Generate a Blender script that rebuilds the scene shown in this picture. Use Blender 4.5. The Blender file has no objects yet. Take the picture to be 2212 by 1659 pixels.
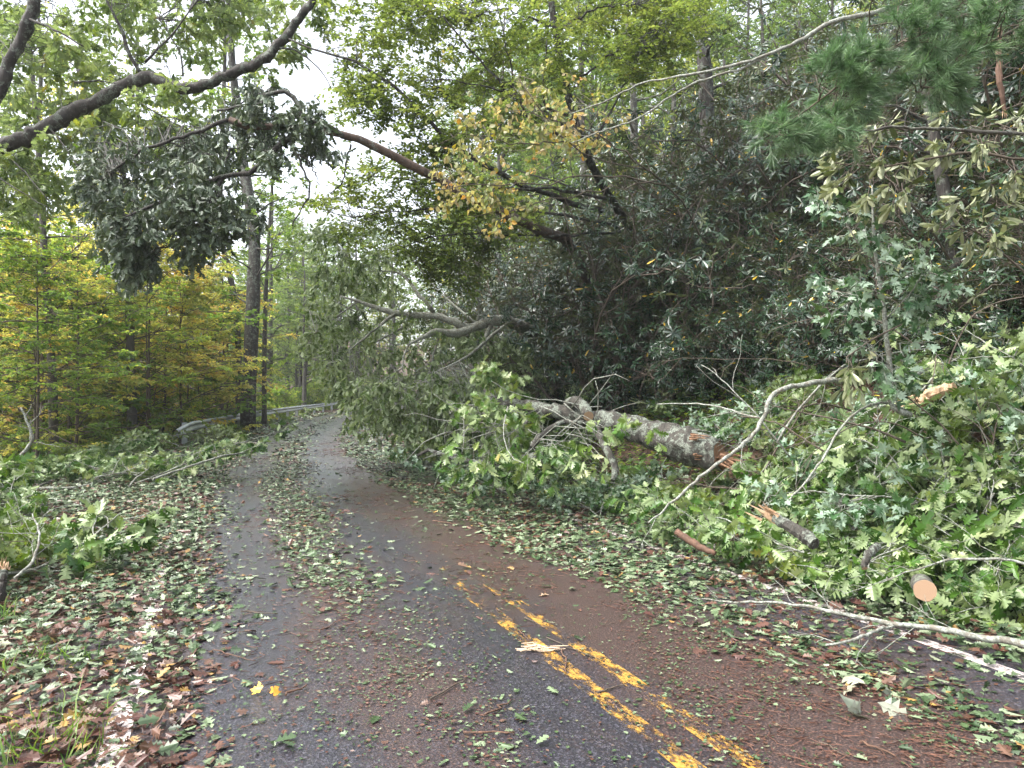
import bpy, math
import numpy as np

# ------------------------------------------------------------------ camera, world, sun, exposure
S = bpy.context.scene
W2, H2 = 2212.0, 1659.0
HFOV = math.radians(68.0)
FPX = (W2 / 2) / math.tan(HFOV / 2)
CAMH = 1.7
PITCH = math.atan(16.5 / FPX)
cd = bpy.data.cameras.new("camera")
cam = bpy.data.objects.new("camera", cd)
S.collection.objects.link(cam)
S.camera = cam
cam.location = (0, 0, CAMH)
cam.rotation_euler = (math.radians(90) + PITCH, 0, 0)
cd.sensor_width = 36
cd.lens = 18 / math.tan(HFOV / 2)
cd.clip_start = 0.05
cd.clip_end = 2000

SUN_EL, SUN_ROT = math.radians(58), math.radians(-105)
w = bpy.data.worlds.new("World")
S.world = w
w.use_nodes = True
nt = w.node_tree
bgn = nt.nodes["Background"]
sky = nt.nodes.new("ShaderNodeTexSky")
sky.sky_type = 'NISHITA'
sky.sun_disc = False
sky.sun_elevation = SUN_EL
sky.sun_rotation = SUN_ROT
sky.dust_density = 4.0
hs = nt.nodes.new("ShaderNodeHueSaturation")
hs.inputs['Saturation'].default_value = 0.34
hs.inputs['Value'].default_value = 1.0
nt.links.new(sky.outputs[0], hs.inputs['Color'])
nt.links.new(hs.outputs[0], bgn.inputs[0])
bgn.inputs[1].default_value = 0.15

sl = bpy.data.lights.new("sun", 'SUN')
sun = bpy.data.objects.new("sun", sl)
S.collection.objects.link(sun)
sl.energy = 1.3
sl.angle = math.radians(35)
sl.color = (1.0, 0.97, 0.92)
sun.rotation_euler = (math.radians(90) - SUN_EL, 0, math.radians(180) - SUN_ROT)

S.view_settings.view_transform = 'Standard'
S.view_settings.look = 'None'
S.view_settings.gamma = 1
S.view_settings.exposure = 1.95
S.render.engine = 'CYCLES'
S.cycles.max_bounces = 7
S.cycles.diffuse_bounces = 4
S.cycles.glossy_bounces = 2
S.cycles.transmission_bounces = 4
S.cycles.transparent_max_bounces = 8
S.cycles.caustics_reflective = False
S.cycles.caustics_refractive = False

# ------------------------------------------------------------------ projection helpers
cP, sP = math.cos(PITCH), math.sin(PITCH)
def at(px, py, Y):
    """world point at forward distance Y seen at position (px, py) of the 2212 wide photo"""
    px = np.asarray(px, float); py = np.asarray(py, float); Y = np.asarray(Y, float)
    u = (px - W2 / 2) / FPX; v = -(py - H2 / 2) / FPX
    dy = cP - v * sP; dz = sP + v * cP
    return np.stack([u / dy * Y, Y + 0 * u, CAMH + dz / dy * Y], -1)
def to_px(P):
    P = np.asarray(P, float)
    x = P[..., 0]; y = P[..., 1]; z = P[..., 2] - CAMH
    f = y * cP + z * sP; up = -y * sP + z * cP
    f = np.maximum(f, 1e-3)
    return W2 / 2 + x / f * FPX, H2 / 2 - up / f * FPX, f
def path(*pts):
    """polyline from (px,py,Y) triples"""
    a = np.array(pts, float)
    return at(a[:, 0], a[:, 1], a[:, 2])

def resample(P, n):
    P = np.asarray(P, float)
    m = len(P)
    if m > 2:
        out = []
        for i in range(m - 1):
            p0 = P[max(i - 1, 0)]; p1 = P[i]; p2 = P[i + 1]; p3 = P[min(i + 2, m - 1)]
            for t in np.linspace(0, 1, 6, endpoint=False):
                out.append(0.5 * ((2 * p1) + (-p0 + p2) * t + (2 * p0 - 5 * p1 + 4 * p2 - p3) * t * t + (-p0 + 3 * p1 - 3 * p2 + p3) * t ** 3))
        out.append(P[-1]); P = np.array(out)
    s = np.r_[0, np.cumsum(np.linalg.norm(np.diff(P, axis=0), axis=1))]
    q = np.linspace(0, s[-1], n)
    return np.stack([np.interp(q, s, P[:, k]) for k in range(P.shape[1])], -1)

# ------------------------------------------------------------------ road and terrain functions
_T = np.array([(-14, 7.8), (-8, 5.4), (0, 2.27), (3.43, .92), (6.3, -.2), (8.1, -.95), (13, -2.75), (18, -4.25), (25, -6.05),
               (33, -7.75), (43, -9.6), (52, -10.9), (62, -11.75), (72, -11.9), (85, -10.8), (97, -8.1), (110, -2), (130, 12), (200, 80)], float)
_yy = np.arange(-14, 200, 0.5)
_cs = resample(_T[:, [1, 0]], 900)
_xx = np.interp(_yy, _cs[:, 1], _cs[:, 0])
_k = np.ones(9) / 9
_xs = np.convolve(np.pad(_xx, 4, 'edge'), _k, 'valid')
_th = np.arctan(np.gradient(_xs, _yy))
def Xc(y): return np.interp(y, _yy, _xs)
def Th(y): return np.interp(y, _yy, _th)
def lat(x, y): return (x - Xc(y)) * np.cos(Th(y))
def sm(a, b, t):
    t = np.clip((t - a) / (b - a), 0, 1); return t * t * (3 - 2 * t)
def hnoise(x, y):
    return (np.sin(x * 1.7 + 1.3 * np.sin(y * .9)) * np.cos(y * 1.3 + .7 * x) * .5 + np.sin(x * 4.1 + y * 2.3) * np.sin(y * 3.7 - x * 1.9) * .25
            + np.sin(x * .37 + 2) * np.cos(y * .29 + 1) * 1.2)
def rise(y): return 0.55 * sm(58, 88, y) + 0.9 * sm(85, 115, y)
def H(x, y):
    x = np.asarray(x, float); y = np.asarray(y, float)
    d = lat(x, y)
    wl = 4.6 + 2.6 * sm(26, 12, y) if False else 4.6 + 2.6 * (1 - sm(12, 26, y))
    e = np.maximum(-d - wl, 0)
    left = -np.minimum(.38 * e, 5.5) + .16 * np.maximum(e - 28, 0)
    e2 = np.maximum(d - 3.3, 0)
    right = .60 * np.minimum(e2, 9) + .46 * np.maximum(e2 - 9, 0)
    right = np.minimum(right, 30) * (.55 + .45 * sm(-8, 4, y))
    sh = .06 * sm(2.9, 3.6, np.abs(d))
    n = hnoise(x, y) * (.02 + .16 * sm(3.4, 9, np.abs(d))) * sm(3.0, 4.0, np.abs(d))
    far = 9 * sm(100, 190, y) * sm(-60, 10, -np.abs(x) * .2)
    return rise(y) + left + right + n - sh + far
def drop(P, dz=0.0):
    P = np.array(P, float); P[..., 2] = H(P[..., 0], P[..., 1]) + dz; return P
def gpt(px, py, dz=0.0):
    """where the line of sight through (px,py) meets the terrain"""
    for Y in np.arange(2.0, 140, 0.05):
        p = at(px, py, Y)
        if p[2] <= H(p[0], p[1]) + dz: return p
    return at(px, py, 60)

# ------------------------------------------------------------------ tagging
C = S.collection
def tag(o, label=None, cat=None, group=None, kind=None):
    if label: o['label'] = label
    if cat: o['category'] = cat
    if group: o['group'] = group
    if kind: o['kind'] = kind
    return o
def empty(name, loc, label, cat, group=None, rz=0):
    o = bpy.data.objects.new(name, None); C.objects.link(o)
    o.location = tuple(float(v) for v in loc); o.rotation_euler = (0, 0, rz); o.empty_display_size = .2
    return tag(o, label, cat, group)
KIDS = {}
def copy_tree(o, loc, rz=0, scale=1.0, label=None, group=None, mats=None, rot=None, cat=None):
    r = o.copy(); C.objects.link(r)
    r.location = tuple(float(v) for v in loc); r.rotation_euler = rot if rot is not None else (0, 0, rz)
    r.scale = (scale,) * 3 if np.isscalar(scale) else scale
    if label: r['label'] = label
    if group: r['group'] = group
    if cat: r['category'] = cat
    for ch in KIDS.get(o.name, []):
        c = ch.copy(); C.objects.link(c); c.parent = r
        if mats:
            for base, m in mats.items():
                if ch.name.split('.')[0] == base:
                    c.material_slots[0].link = 'OBJECT'; c.material_slots[0].material = m
    return r

# ------------------------------------------------------------------ geometry accumulator
class Geo:
    def __init__(s): s.V = []; s.L = []; s.N = []; s.T = []; s.M = []; s.n = 0; s.U = []
    def add(s, V, loops, sizes, tint=None, mat=0, uv=None):
        V = np.asarray(V, np.float32).reshape(-1, 3); loops = np.asarray(loops, np.int64).ravel(); sizes = np.asarray(sizes, np.int64).ravel()
        s.V.append(V); s.L.append(loops + s.n); s.N.append(sizes); s.n += len(V)
        s.T.append(np.broadcast_to(np.asarray(0.5 if tint is None else tint, np.float32), (len(sizes),)) if np.ndim(tint) == 0 else np.asarray(tint, np.float32))
        s.M.append(np.full(len(sizes), mat, np.int32))
        if uv is not None: s.U.append(np.asarray(uv, np.float32))
    def build(s, name, mats, parent=None, smooth=False, local=True):
        me = bpy.data.meshes.new(name)
        if s.V:
            V = np.concatenate(s.V)
            if parent is not None and local: V = V - np.array(parent.location, np.float32)
            L = np.concatenate(s.L).astype(np.int32); N = np.concatenate(s.N).astype(np.int32)
            me.vertices.add(len(V)); me.vertices.foreach_set('co', V.ravel())
            me.loops.add(len(L)); me.loops.foreach_set('vertex_index', L)
            me.polygons.add(len(N)); me.polygons.foreach_set('loop_start', (np.cumsum(N) - N).astype(np.int32))
            me.polygons.foreach_set('material_index', np.concatenate(s.M))
            me.polygons.foreach_set('use_smooth', (N <= 4) & bool(smooth))
            me.update(calc_edges=True)
            a = me.attributes.new('tint', 'FLOAT', 'FACE'); a.data.foreach_set('value', np.concatenate(s.T))
            if s.U:
                uvl = me.uv_layers.new(name='UVMap'); U = np.concatenate(s.U)[L]
                uvl.data.foreach_set('uv', U.astype(np.float32).ravel())
        if not isinstance(mats, (list, tuple)): mats = [mats]
        for m in mats: me.materials.append(m)
        o = bpy.data.objects.new(name, me); C.objects.link(o)
        if parent is not None:
            o.parent = parent; KIDS.setdefault(parent.name, []).append(o)
        return o
def norm(a): return a / np.maximum(np.linalg.norm(a, axis=-1, keepdims=True), 1e-9)

def tubes(g, P, r, sides=5, cap=True, mat=0, rough=0.0, rng=None, capmat=None):
    """P (M,K,3) polylines, r (M,K) radii"""
    P = np.asarray(P, float)
    if P.ndim == 2: P = P[None]
    r = np.asarray(r, float)
    if r.ndim == 1: r = r[None]
    M, K, _ = P.shape
    T = norm(np.gradient(P, axis=1))
    ax = norm(P[:, -1] - P[:, 0])
    ref = np.where(np.abs(ax[:, 2:3]) > .8, np.array([[1., .13, 0]]), np.array([[.05, .07, 1.]]))[:, None, :]
    A = norm(np.cross(T, ref)); B = np.cross(A, T)
    th = np.arange(sides) * 2 * np.pi / sides
    rr = r[:, :, None] * np.ones(sides)
    if rough and rng is not None:
        rr = rr * (1 + rough * rng.normal(size=(M, K, sides)))
    V = P[:, :, None, :] + rr[..., None] * (np.cos(th)[None, None, :, None] * A[:, :, None, :] + np.sin(th)[None, None, :, None] * B[:, :, None, :])
    base = (np.arange(M) * K * sides)[:, None, None]
    i = np.arange(K - 1)[None, :, None]; j = np.arange(sides)[None, None, :]; j2 = (j + 1) % sides
    q = np.stack([base + i * sides + j, base + i * sides + j2, base + (i + 1) * sides + j2, base + (i + 1) * sides + j], -1)
    g.add(V, q, np.full(M * (K - 1) * sides, 4), mat=mat)
    if cap:
        n0 = g.n - M * K * sides
        for end in (0, K - 1):
            idx = (np.arange(M) * K * sides)[:, None] + end * sides + (np.arange(sides)[None] if end else np.arange(sides)[None, ::-1])
            g.V.append(np.zeros((0, 3), np.float32)); g.L.append((idx + n0).ravel()); g.N.append(np.full(M, sides))
            g.T.append(np.full(M, .5, np.float32)); g.M.append(np.full(M, mat if capmat is None else capmat, np.int32))
def limb(g, P, r0, r1, n=14, sides=8, rng=None, rough=.05, wob=0.0, mat=0, capmat=None):
    Q = resample(P, n)
    if rng is not None and wob: Q[1:-1] += rng.normal(size=(n - 2, 3)) * wob
    rad = np.linspace(r0, r1, n)
    if rng is not None: rad = rad * (1 + .06 * rng.normal(size=n))
    tubes(g, Q, rad, sides, rough=rough if rng is not None else 0, rng=rng, mat=mat, capmat=capmat)
    return Q, rad

def children(rng, P, n, length, ang, K=5, t0=.25, t1=1.0, flat=0.0, droop=0.0, wob=.15, up=0.0, ends=False):
    """n side shoots per polyline of P (M,K0,3); returns (M*n,K,3)"""
    M, K0, _ = P.shape
    t = (np.arange(n)[None] + rng.random((M, n))) / n * (t1 - t0) + t0
    if ends: t[:, -1] = 1.0
    f = t * (K0 - 1); i = np.minimum(f.astype(int), K0 - 2); a = (f - i)[..., None]
    m = np.arange(M)[:, None]
    B = P[m, i] * (1 - a) + P[m, i + 1] * a
    T = norm(P[m, i + 1] - P[m, i])
    R = rng.normal(size=(M, n, 3))
    R[..., 2] *= (1 - flat)
    R = norm(R - (R * T).sum(-1, keepdims=True) * T)
    an = math.radians(ang) * (.7 + .6 * rng.random((M, n, 1)))
    if ends: an[:, -1] *= .2
    D = norm(np.cos(an) * T + np.sin(an) * R)
    D[..., 2] *= (1 - .6 * flat)
    D[..., 2] += up; D = norm(D)
    Ls = rng.uniform(length[0], length[1], (M, n, 1)) * (1.15 - .45 * t[..., None])
    B = B.reshape(-1, 3); D = D.reshape(-1, 3); Ls = Ls.reshape(-1, 1)
    return grow(rng, B, D, Ls, K, droop, wob)
def grow(rng, B, D, Ls, K, droop=0.0, wob=.15):
    out = [B]; p = B
    for k in range(K - 1):
        D = norm(D + rng.normal(size=D.shape) * wob + np.array([0, 0, -droop]))
        p = p + D * Ls / (K - 1); out.append(p)
    return np.stack(out, 1)
def taper(P, r0, r1):
    K = P.shape[1]
    r0 = np.broadcast_to(np.asarray(r0, float), (len(P),)); r1 = np.broadcast_to(np.asarray(r1, float), (len(P),))
    t = np.linspace(0, 1, K)[None]
    return r0[:, None] * (1 - t) + r1[:, None] * t

# ------------------------------------------------------------------ leaf templates: x sideways, y along, z out of the upper face
def _sym(rows, fold):
    """rows: list of (y_mid, [(x,y)...]) polygon cells on the right side; mirrored"""
    V = []; F = []; idx = {}
    def vid(x, y):
        k = (round(x, 3), round(y, 3))
        if k not in idx: idx[k] = len(V); V.append((x, y, fold * abs(x)))
        return idx[k]
    for cell in rows:
        F.append([vid(x, y) for x, y in cell]); F.append([vid(-x, y) for x, y in cell][::-1])
    return np.array(V, float), F
OAK_HI = _sym([
    [(0, .10), (.03, .16), (0, .28)][::1] if False else [(0, .12), (.14, .17), (.07, .25), (0, .27)],
    [(0, .27), (.07, .25), (.24, .33), (.27, .40), (.09, .42), (0, .44)],
    [(0, .44), (.09, .42), (.30, .50), (.36, .62), (.22, .58), (.10, .61), (0, .62)],
    [(0, .62), (.10, .61), (.26, .71), (.27, .82), (.09, .78), (0, .80)],
    [(0, .80), (.09, .78), (.13, .90), (0, 1.0)],
    [(0, 0), (.012, .12), (0, .12)]], .22)
OAK_LO = (np.array([(0, 0, 0), (.10, .2, .02), (.28, .36, .07), (.11, .42, .03), (.34, .62, .09), (.12, .66, .03), (.24, .84, .06), (0, 1, 0),
                    (-.24, .84, .06), (-.12, .66, .03), (-.34, .62, .09), (-.11, .42, .03), (-.28, .36, .07), (-.10, .2, .02)], float),
          [[0, 1, 2, 3, 4, 5, 6, 7], [0, 7, 8, 9, 10, 11, 12, 13]])
MAPLE = _sym([
    [(0, 0), (.008, .2), (0, .2)],
    [(0, .22), (.22, .14), (.30, .26), (.15, .34), (0, .36)],
    [(0, .36), (.15, .34), (.38, .36), (.46, .60), (.30, .56), (.14, .58), (0, .60)],
    [(0, .60), (.14, .58), (.20, .76), (.09, .78), (0, 1.0)]], .18)
BEECH = (np.array([(0, 0, 0), (.26, .32, .05), (.27, .62, .05), (0, 1, 0), (-.27, .62, .05), (-.26, .32, .05)], float), [[0, 1, 2, 3], [0, 3, 4, 5]])
CARD = (np.array([(0, 0, 0), (.33, .45, .06), (0, 1, 0), (-.33, .5, .06)], float), [[0, 1, 2], [0, 2, 3]])
RHODO = (np.array([(0, 0, 0), (.08, .3, .02), (.13, .62, .03), (.08, .88, .02), (0, 1, 0), (-.08, .88, .02), (-.13, .62, .03), (-.08, .3, .02), (0, .55, 0)], float),
         [[0, 1, 2, 8], [8, 2, 3, 4], [0, 8, 6, 7], [8, 4, 5, 6]])

def leaves(g, T, pos, axis, nrm, size, tint, rng, bend=.25, curl=.5, width=1.0, mat=0):
    TV, TF = T
    N = len(pos)
    if N == 0: return
    axis = norm(axis); side = norm(np.cross(axis, nrm)); nn = np.cross(side, axis)
    size = np.broadcast_to(np.asarray(size, float), (N,))
    b = rng.normal(0, bend, (N, 1)) - bend * .8
    c = rng.normal(0, curl, (N, 1))
    x = TV[None, :, 0] * width; y = TV[None, :, 1]; z = TV[None, :, 2] + b * y ** 2 + c * x ** 2 * 1.2
    tw = rng.normal(0, .35, (N, 1)) * y * x
    z = z + tw
    V = pos[:, None, :] + size[:, None, None] * (x[..., None] * side[:, None, :] + y[..., None] * axis[:, None, :] + z[..., None] * nn[:, None, :])
    fl = np.concatenate([np.array(f) for f in TF]); fs = np.array([len(f) for f in TF])
    k = len(TV)
    loops = (np.arange(N)[:, None] * k + fl[None]).ravel()
    g.add(V, loops, np.tile(fs, N), np.repeat(np.asarray(tint, np.float32), len(TF)), mat=mat)

def twig_leaves(g, rng, P, per, T, size, droop=0.0, spread=.8, flat=.6, t0=.15, tint=None, bend=.25, curl=.5, width=1.0, flip=0.0, mat=0, tscale=None, jit=0.0):
    """leaves set alternately along each twig of P (M,K,3)"""
    M, K, _ = P.shape
    t = t0 + (1 - t0) * (np.arange(per)[None] + rng.random((M, per))) / per
    f = t * (K - 1); i = np.minimum(f.astype(int), K - 2); a = (f - i)[..., None]
    m = np.arange(M)[:, None]
    B = P[m, i] * (1 - a) + P[m, i + 1] * a
    Tn = norm(P[m, i + 1] - P[m, i])
    up = np.array([0, 0, 1.]) + rng.normal(size=(M, per, 3)) * (1 - flat) * 1.3
    sd = norm(np.cross(Tn, up)) * np.where(np.arange(per)[None, :, None] % 2, 1, -1)
    ax = norm(Tn * .5 + sd * spread + rng.normal(size=(M, per, 3)) * .25 + np.array([0, 0, -droop]))
    nr = up + rng.normal(size=(M, per, 3)) * (1 - flat) * .8
    if flip: nr = nr * np.where(rng.random((M, per, 1)) < flip, -1, 1)
    sz = rng.uniform(size[0], size[1], M * per)
    base = rng.random((M, 1)) if tscale is None else tscale[:, None]
    tt = np.clip(.55 * base + .45 * rng.random((M, per)), 0, 1) if tint is None else np.clip(tint + 0 * base + rng.normal(0, .15, (M, per)), 0, 1)
    B = B.reshape(-1, 3)
    if jit: B = B + rng.normal(size=B.shape) * jit
    leaves(g, T, B, ax.reshape(-1, 3), nr.reshape(-1, 3), sz, tt.ravel(), rng, bend, curl, width, mat)

def in_poly(poly, x, y):
    poly = np.asarray(poly, float); n = len(poly); c = np.zeros(len(x), bool)
    j = n - 1
    for i in range(n):
        xi, yi = poly[i]; xj, yj = poly[j]
        k = ((yi > y) != (yj > y)) & (x < (xj - xi) * (y - yi) / (yj - yi + 1e-9) + xi)
        c ^= k; j = i
    return c
def region(rng, poly, n, Y0, Y1):
    poly = np.asarray(poly, float); lo = poly.min(0); hi = poly.max(0); out = []
    while len(out) < n:
        q = rng.uniform(lo, hi, (n * 2, 2)); k = in_poly(poly, q[:, 0], q[:, 1]); out += list(q[k])
    q = np.array(out[:n]); return at(q[:, 0], q[:, 1], rng.uniform(Y0, Y1, n))
def connect(rng, C0, limbs, K=6, sag=.1, wob=.06, tmax=1.0):
    """curved branchlets from the nearest point of the limb polylines to the cluster centres C0"""
    L = np.concatenate([resample(l, 40)[4:] for l in limbs])
    d = np.linalg.norm(C0[:, None] - L[None], axis=-1) * (1 + .25 * rng.random((len(C0), len(L))))
    B = L[d.argmin(1)]
    t = np.linspace(0, 1, K)[None, :, None]
    dist = np.linalg.norm(C0 - B, axis=1)[:, None, None]
    P = B[:, None] * (1 - t) + C0[:, None] * t
    P = P + np.array([0, 0, 1.]) * (4 * t * (1 - t)) * sag * dist
    w_ = rng.normal(size=P.shape) * wob * np.minimum(dist, 1.5); w_[:, 0] = 0
    return P + w_

# ------------------------------------------------------------------ materials
def mat_new(name):
    m = bpy.data.materials.new(name); m.use_nodes = True
    t = m.node_tree; t.nodes.clear()
    o = t.nodes.new('ShaderNodeOutputMaterial'); return m, t, o
def nd(t, kind, **kw):
    n = t.nodes.new(kind)
    for k, v in kw.items():
        if k in n.inputs: n.inputs[k].default_value = v
        else: setattr(n, k, v)
    return n
def ramp(t, stops, fac=None, interp='LINEAR'):
    r = t.nodes.new('ShaderNodeValToRGB'); cr = r.color_ramp; cr.interpolation = interp
    while len(cr.elements) < len(stops): cr.elements.new(.5)
    for e, (p, c) in zip(cr.elements, stops):
        e.position = p; e.color = (*c, 1) if len(c) == 3 else c
    if fac is not None: t.links.new(fac, r.inputs[0])
    return r
def mixc(t, a, b, f, bt='MIX'):
    m = t.nodes.new('ShaderNodeMix'); m.data_type = 'RGBA'; m.blend_type = bt
    for s, v in ((6, a), (7, b), (0, f)):
        if hasattr(v, 'links') or isinstance(v, bpy.types.NodeSocket): t.links.new(v, m.inputs[s])
        else: m.inputs[s].default_value = (*v, 1) if isinstance(v, tuple) else v
    return m.outputs[2]

def leaf_mat(name, top, under=None, rough=.42, trans=.35, tcol=None, spec=.5, ubreak=0.85):
    """top: ramp stops over the per-leaf tint; under: colour of the leaf's underside"""
    m, t, o = mat_new(name)
    at_ = nd(t, 'ShaderNodeAttribute', attribute_name='tint')
    c = ramp(t, top, at_.outputs['Fac']).outputs[0]
    tc = nd(t, 'ShaderNodeTexCoord')
    nz = nd(t, 'ShaderNodeTexNoise', Scale=9.0, Detail=2.0); t.links.new(tc.outputs['Object'], nz.inputs['Vector'])
    v = ramp(t, [(.3, (.72, .72, .72)), (.7, (1.25, 1.25, 1.25))], nz.outputs['Fac'])
    oi = nd(t, 'ShaderNodeObjectInfo'); vo = ramp(t, [(0, (.70, .78, .72)), (.5, (1, 1, 1)), (1, (1.3, 1.2, 1.0))], oi.outputs['Random'])
    c = mixc(t, c, vo.outputs[0], 1.0, 'MULTIPLY')
    c = mixc(t, c, v.outputs[0], 1.0, 'MULTIPLY')
    if under:
        ge = nd(t, 'ShaderNodeNewGeometry')
        u = ramp(t, under, at_.outputs['Fac']).outputs[0]
        mu = nd(t, 'ShaderNodeMath', operation='MULTIPLY'); mu.inputs[1].default_value = ubreak
        t.links.new(ge.outputs['Backfacing'], mu.inputs[0])
        c = mixc(t, c, u, mu.outputs[0])
    b = nd(t, 'ShaderNodeBsdfPrincipled', Roughness=rough)
    b.inputs['Specular IOR Level'].default_value = spec
    t.links.new(c, b.inputs['Base Color'])
    if trans > 0:
        tr = nd(t, 'ShaderNodeBsdfTranslucent')
        tcn = mixc(t, c, tcol or (1.3, 1.3, .8), 1.0, 'MULTIPLY')
        t.links.new(tcn, tr.inputs[0])
        mx = nd(t, 'ShaderNodeMixShader'); mx.inputs[0].default_value = trans
        t.links.new(b.outputs[0], mx.inputs[1]); t.links.new(tr.outputs[0], mx.inputs[2])
        t.links.new(mx.outputs[0], o.inputs[0])
    else: t.links.new(b.outputs[0], o.inputs[0])
    return m

def bark_mat(name, c1, c2, lichen=None, lich_amt=.5, scale=14., rough=.8, bump=.6, stretch=(1, 1, .25), lscale=9.):
    m, t, o = mat_new(name)
    tc = nd(t, 'ShaderNodeTexCoord')
    mp = nd(t, 'ShaderNodeMapping'); mp.inputs['Scale'].default_value = stretch
    t.links.new(tc.outputs['Object'], mp.inputs[0])
    n1 = nd(t, 'ShaderNodeTexNoise', Scale=scale, Detail=8.0, Roughness=.7, Distortion=.6); t.links.new(mp.outputs[0], n1.inputs['Vector'])
    c = ramp(t, [(.32, c1), (.68, c2)], n1.outputs['Fac']).outputs[0]
    if lichen:
        n2 = nd(t, 'ShaderNodeTexNoise', Scale=lscale, Detail=10.0, Roughness=.75); t.links.new(tc.outputs['Object'], n2.inputs['Vector'])
        lo = .62 - .25 * lich_amt
        f = ramp(t, [(lo, (0, 0, 0)), (lo + .05, (1, 1, 1))], n2.outputs['Fac']).outputs[0]
        n3 = nd(t, 'ShaderNodeTexNoise', Scale=60.0, Detail=4.0); t.links.new(tc.outputs['Object'], n3.inputs['Vector'])
        lc = ramp(t, [(.35, tuple(v * .3 for v in lichen)), (.65, lichen)], n3.outputs['Fac']).outputs[0]
        c = mixc(t, c, lc, f)
    b = nd(t, 'ShaderNodeBsdfPrincipled', Roughness=rough); t.links.new(c, b.inputs['Base Color'])
    bp = nd(t, 'ShaderNodeBump', Strength=bump, Distance=.02); t.links.new(n1.outputs['Fac'], bp.inputs['Height'])
    t.links.new(bp.outputs[0], b.inputs['Normal']); t.links.new(b.outputs[0], o.inputs[0])
    return m

MB_DARK = bark_mat('wet_dark_bark', (.012, .010, .008), (.055, .045, .036), (.17, .19, .15), .42, lscale=7, bump=1.6)
MB_GREY = bark_mat('grey_bark', (.04, .036, .03), (.13, .12, .10), (.24, .26, .2), .4)
MB_LICH = bark_mat('lichen_bark', (.02, .018, .014), (.09, .08, .065), (.29, .32, .26), .5, lscale=7, bump=2.0)
MB_PALE = bark_mat('pale_lichen_twig', (.10, .09, .07), (.22, .20, .16), (.38, .40, .34), .7, lscale=16)
MB_TWIG = bark_mat('twig_bark', (.045, .035, .025), (.13, .10, .07), None, 0, scale=22)
MB_RED = bark_mat('bare_red_brown_wood', (.05, .028, .018), (.17, .09, .055), None, 0, scale=18)
MB_FAR = bark_mat('forest_trunk_bark', (.03, .027, .022), (.10, .09, .075), (.17, .18, .14), .3, scale=6, lscale=3)
MB_NEED = bark_mat('dead_needles', (.04, .018, .012), (.17, .075, .045), None, 0, scale=12)
M_WOOD = bark_mat('split_wood', (.34, .19, .10), (.62, .45, .28), None, 0, scale=30, rough=.6, bump=.8, stretch=(1, 1, 1))

M_ROT = bark_mat('rotten_wood', (.07, .035, .02), (.36, .20, .11), None, 0, scale=14, rough=.8, bump=1.0)
def wood_end():
    m, t, o = mat_new('sawn_wood_end')
    tc = nd(t, 'ShaderNodeTexCoord'); wv = nd(t, 'ShaderNodeTexWave', wave_type='RINGS', rings_direction='SPHERICAL', Scale=34.0, Distortion=2.2, Detail=2.0)
    t.links.new(tc.outputs['Object'], wv.inputs['Vector'])
    c = ramp(t, [(0, (.30, .17, .10)), (1, (.52, .36, .23))], wv.outputs['Fac']).outputs[0]
    b = nd(t, 'ShaderNodeBsdfPrincipled', Roughness=.6); t.links.new(c, b.inputs['Base Color']); t.links.new(b.outputs[0], o.inputs[0]); return m
M_END = wood_end()

ML_OAK = leaf_mat('green_oak_leaf', [(0, (.05, .10, .02)), (.5, (.12, .19, .03)), (.85, (.21, .27, .045)), (1, (.30, .22, .05))],
                  [(0, (.20, .28, .14)), (1, (.30, .36, .19))], rough=.38, trans=.45)
ML_OAKFALL = leaf_mat('fallen_oak_leaf', [(0, (.025, .075, .012)), (.45, (.06, .14, .02)), (.85, (.15, .23, .045)), (1, (.30, .24, .07))],
                  [(0, (.15, .22, .085)), (.6, (.29, .36, .17)), (1, (.42, .46, .24))], rough=.36, trans=.22)
ML_DARKOAK = leaf_mat('wilted_dark_oak_leaf', [(0, (.03, .055, .028)), (.6, (.07, .105, .055)), (1, (.13, .17, .09))],
                  [(0, (.09, .125, .085)), (1, (.15, .19, .13))], rough=.4, trans=.15)
ML_OLIVE = leaf_mat('wilted_olive_oak_leaf', [(0, (.07, .12, .035)), (.6, (.17, .23, .07)), (1, (.29, .34, .13))],
                  [(0, (.24, .31, .17)), (1, (.38, .44, .27))], rough=.42, trans=.35)
ML_BEECH = leaf_mat('beech_leaf', [(0, (.10, .155, .04)), (.6, (.19, .25, .065)), (.93, (.28, .32, .09)), (1, (.42, .32, .09))], None, rough=.45, trans=.6, tcol=(1.4, 1.3, .9))
ML_HAZEL = leaf_mat('turning_leaf', [(0, (.11, .19, .05)), (.45, (.20, .26, .06)), (.68, (.38, .34, .06)), (.88, (.50, .26, .06)), (1, (.40, .40, .28))],
                  [(0, (.30, .36, .2)), (1, (.5, .42, .26))], rough=.45, trans=.4, tcol=(1.2, 1.1, .6))
ML_RHODO = leaf_mat('rhododendron_leaf', [(0, (.010, .028, .014)), (.6, (.022, .055, .024)), (.93, (.05, .095, .035)), (.97, (.09, .12, .03)), (1, (.50, .33, .04))],
                  [(0, (.10, .13, .06)), (1, (.20, .22, .11))], rough=.27, trans=.08, spec=.6)
ML_RHODOP = leaf_mat('upturned_rhododendron_leaf', [(0, (.03, .06, .02)), (1, (.10, .13, .045))],
                  [(0, (.24, .27, .13)), (1, (.44, .46, .28))], rough=.35, trans=.15)
ML_MAPLE = leaf_mat('silvery_maple_leaf', [(0, (.03, .09, .035)), (.7, (.08, .16, .06)), (.93, (.13, .2, .07)), (1, (.62, .5, .06))],
                  [(0, (.24, .34, .24)), (.9, (.38, .48, .36)), (1, (.6, .52, .24))], rough=.4, trans=.2)
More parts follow.
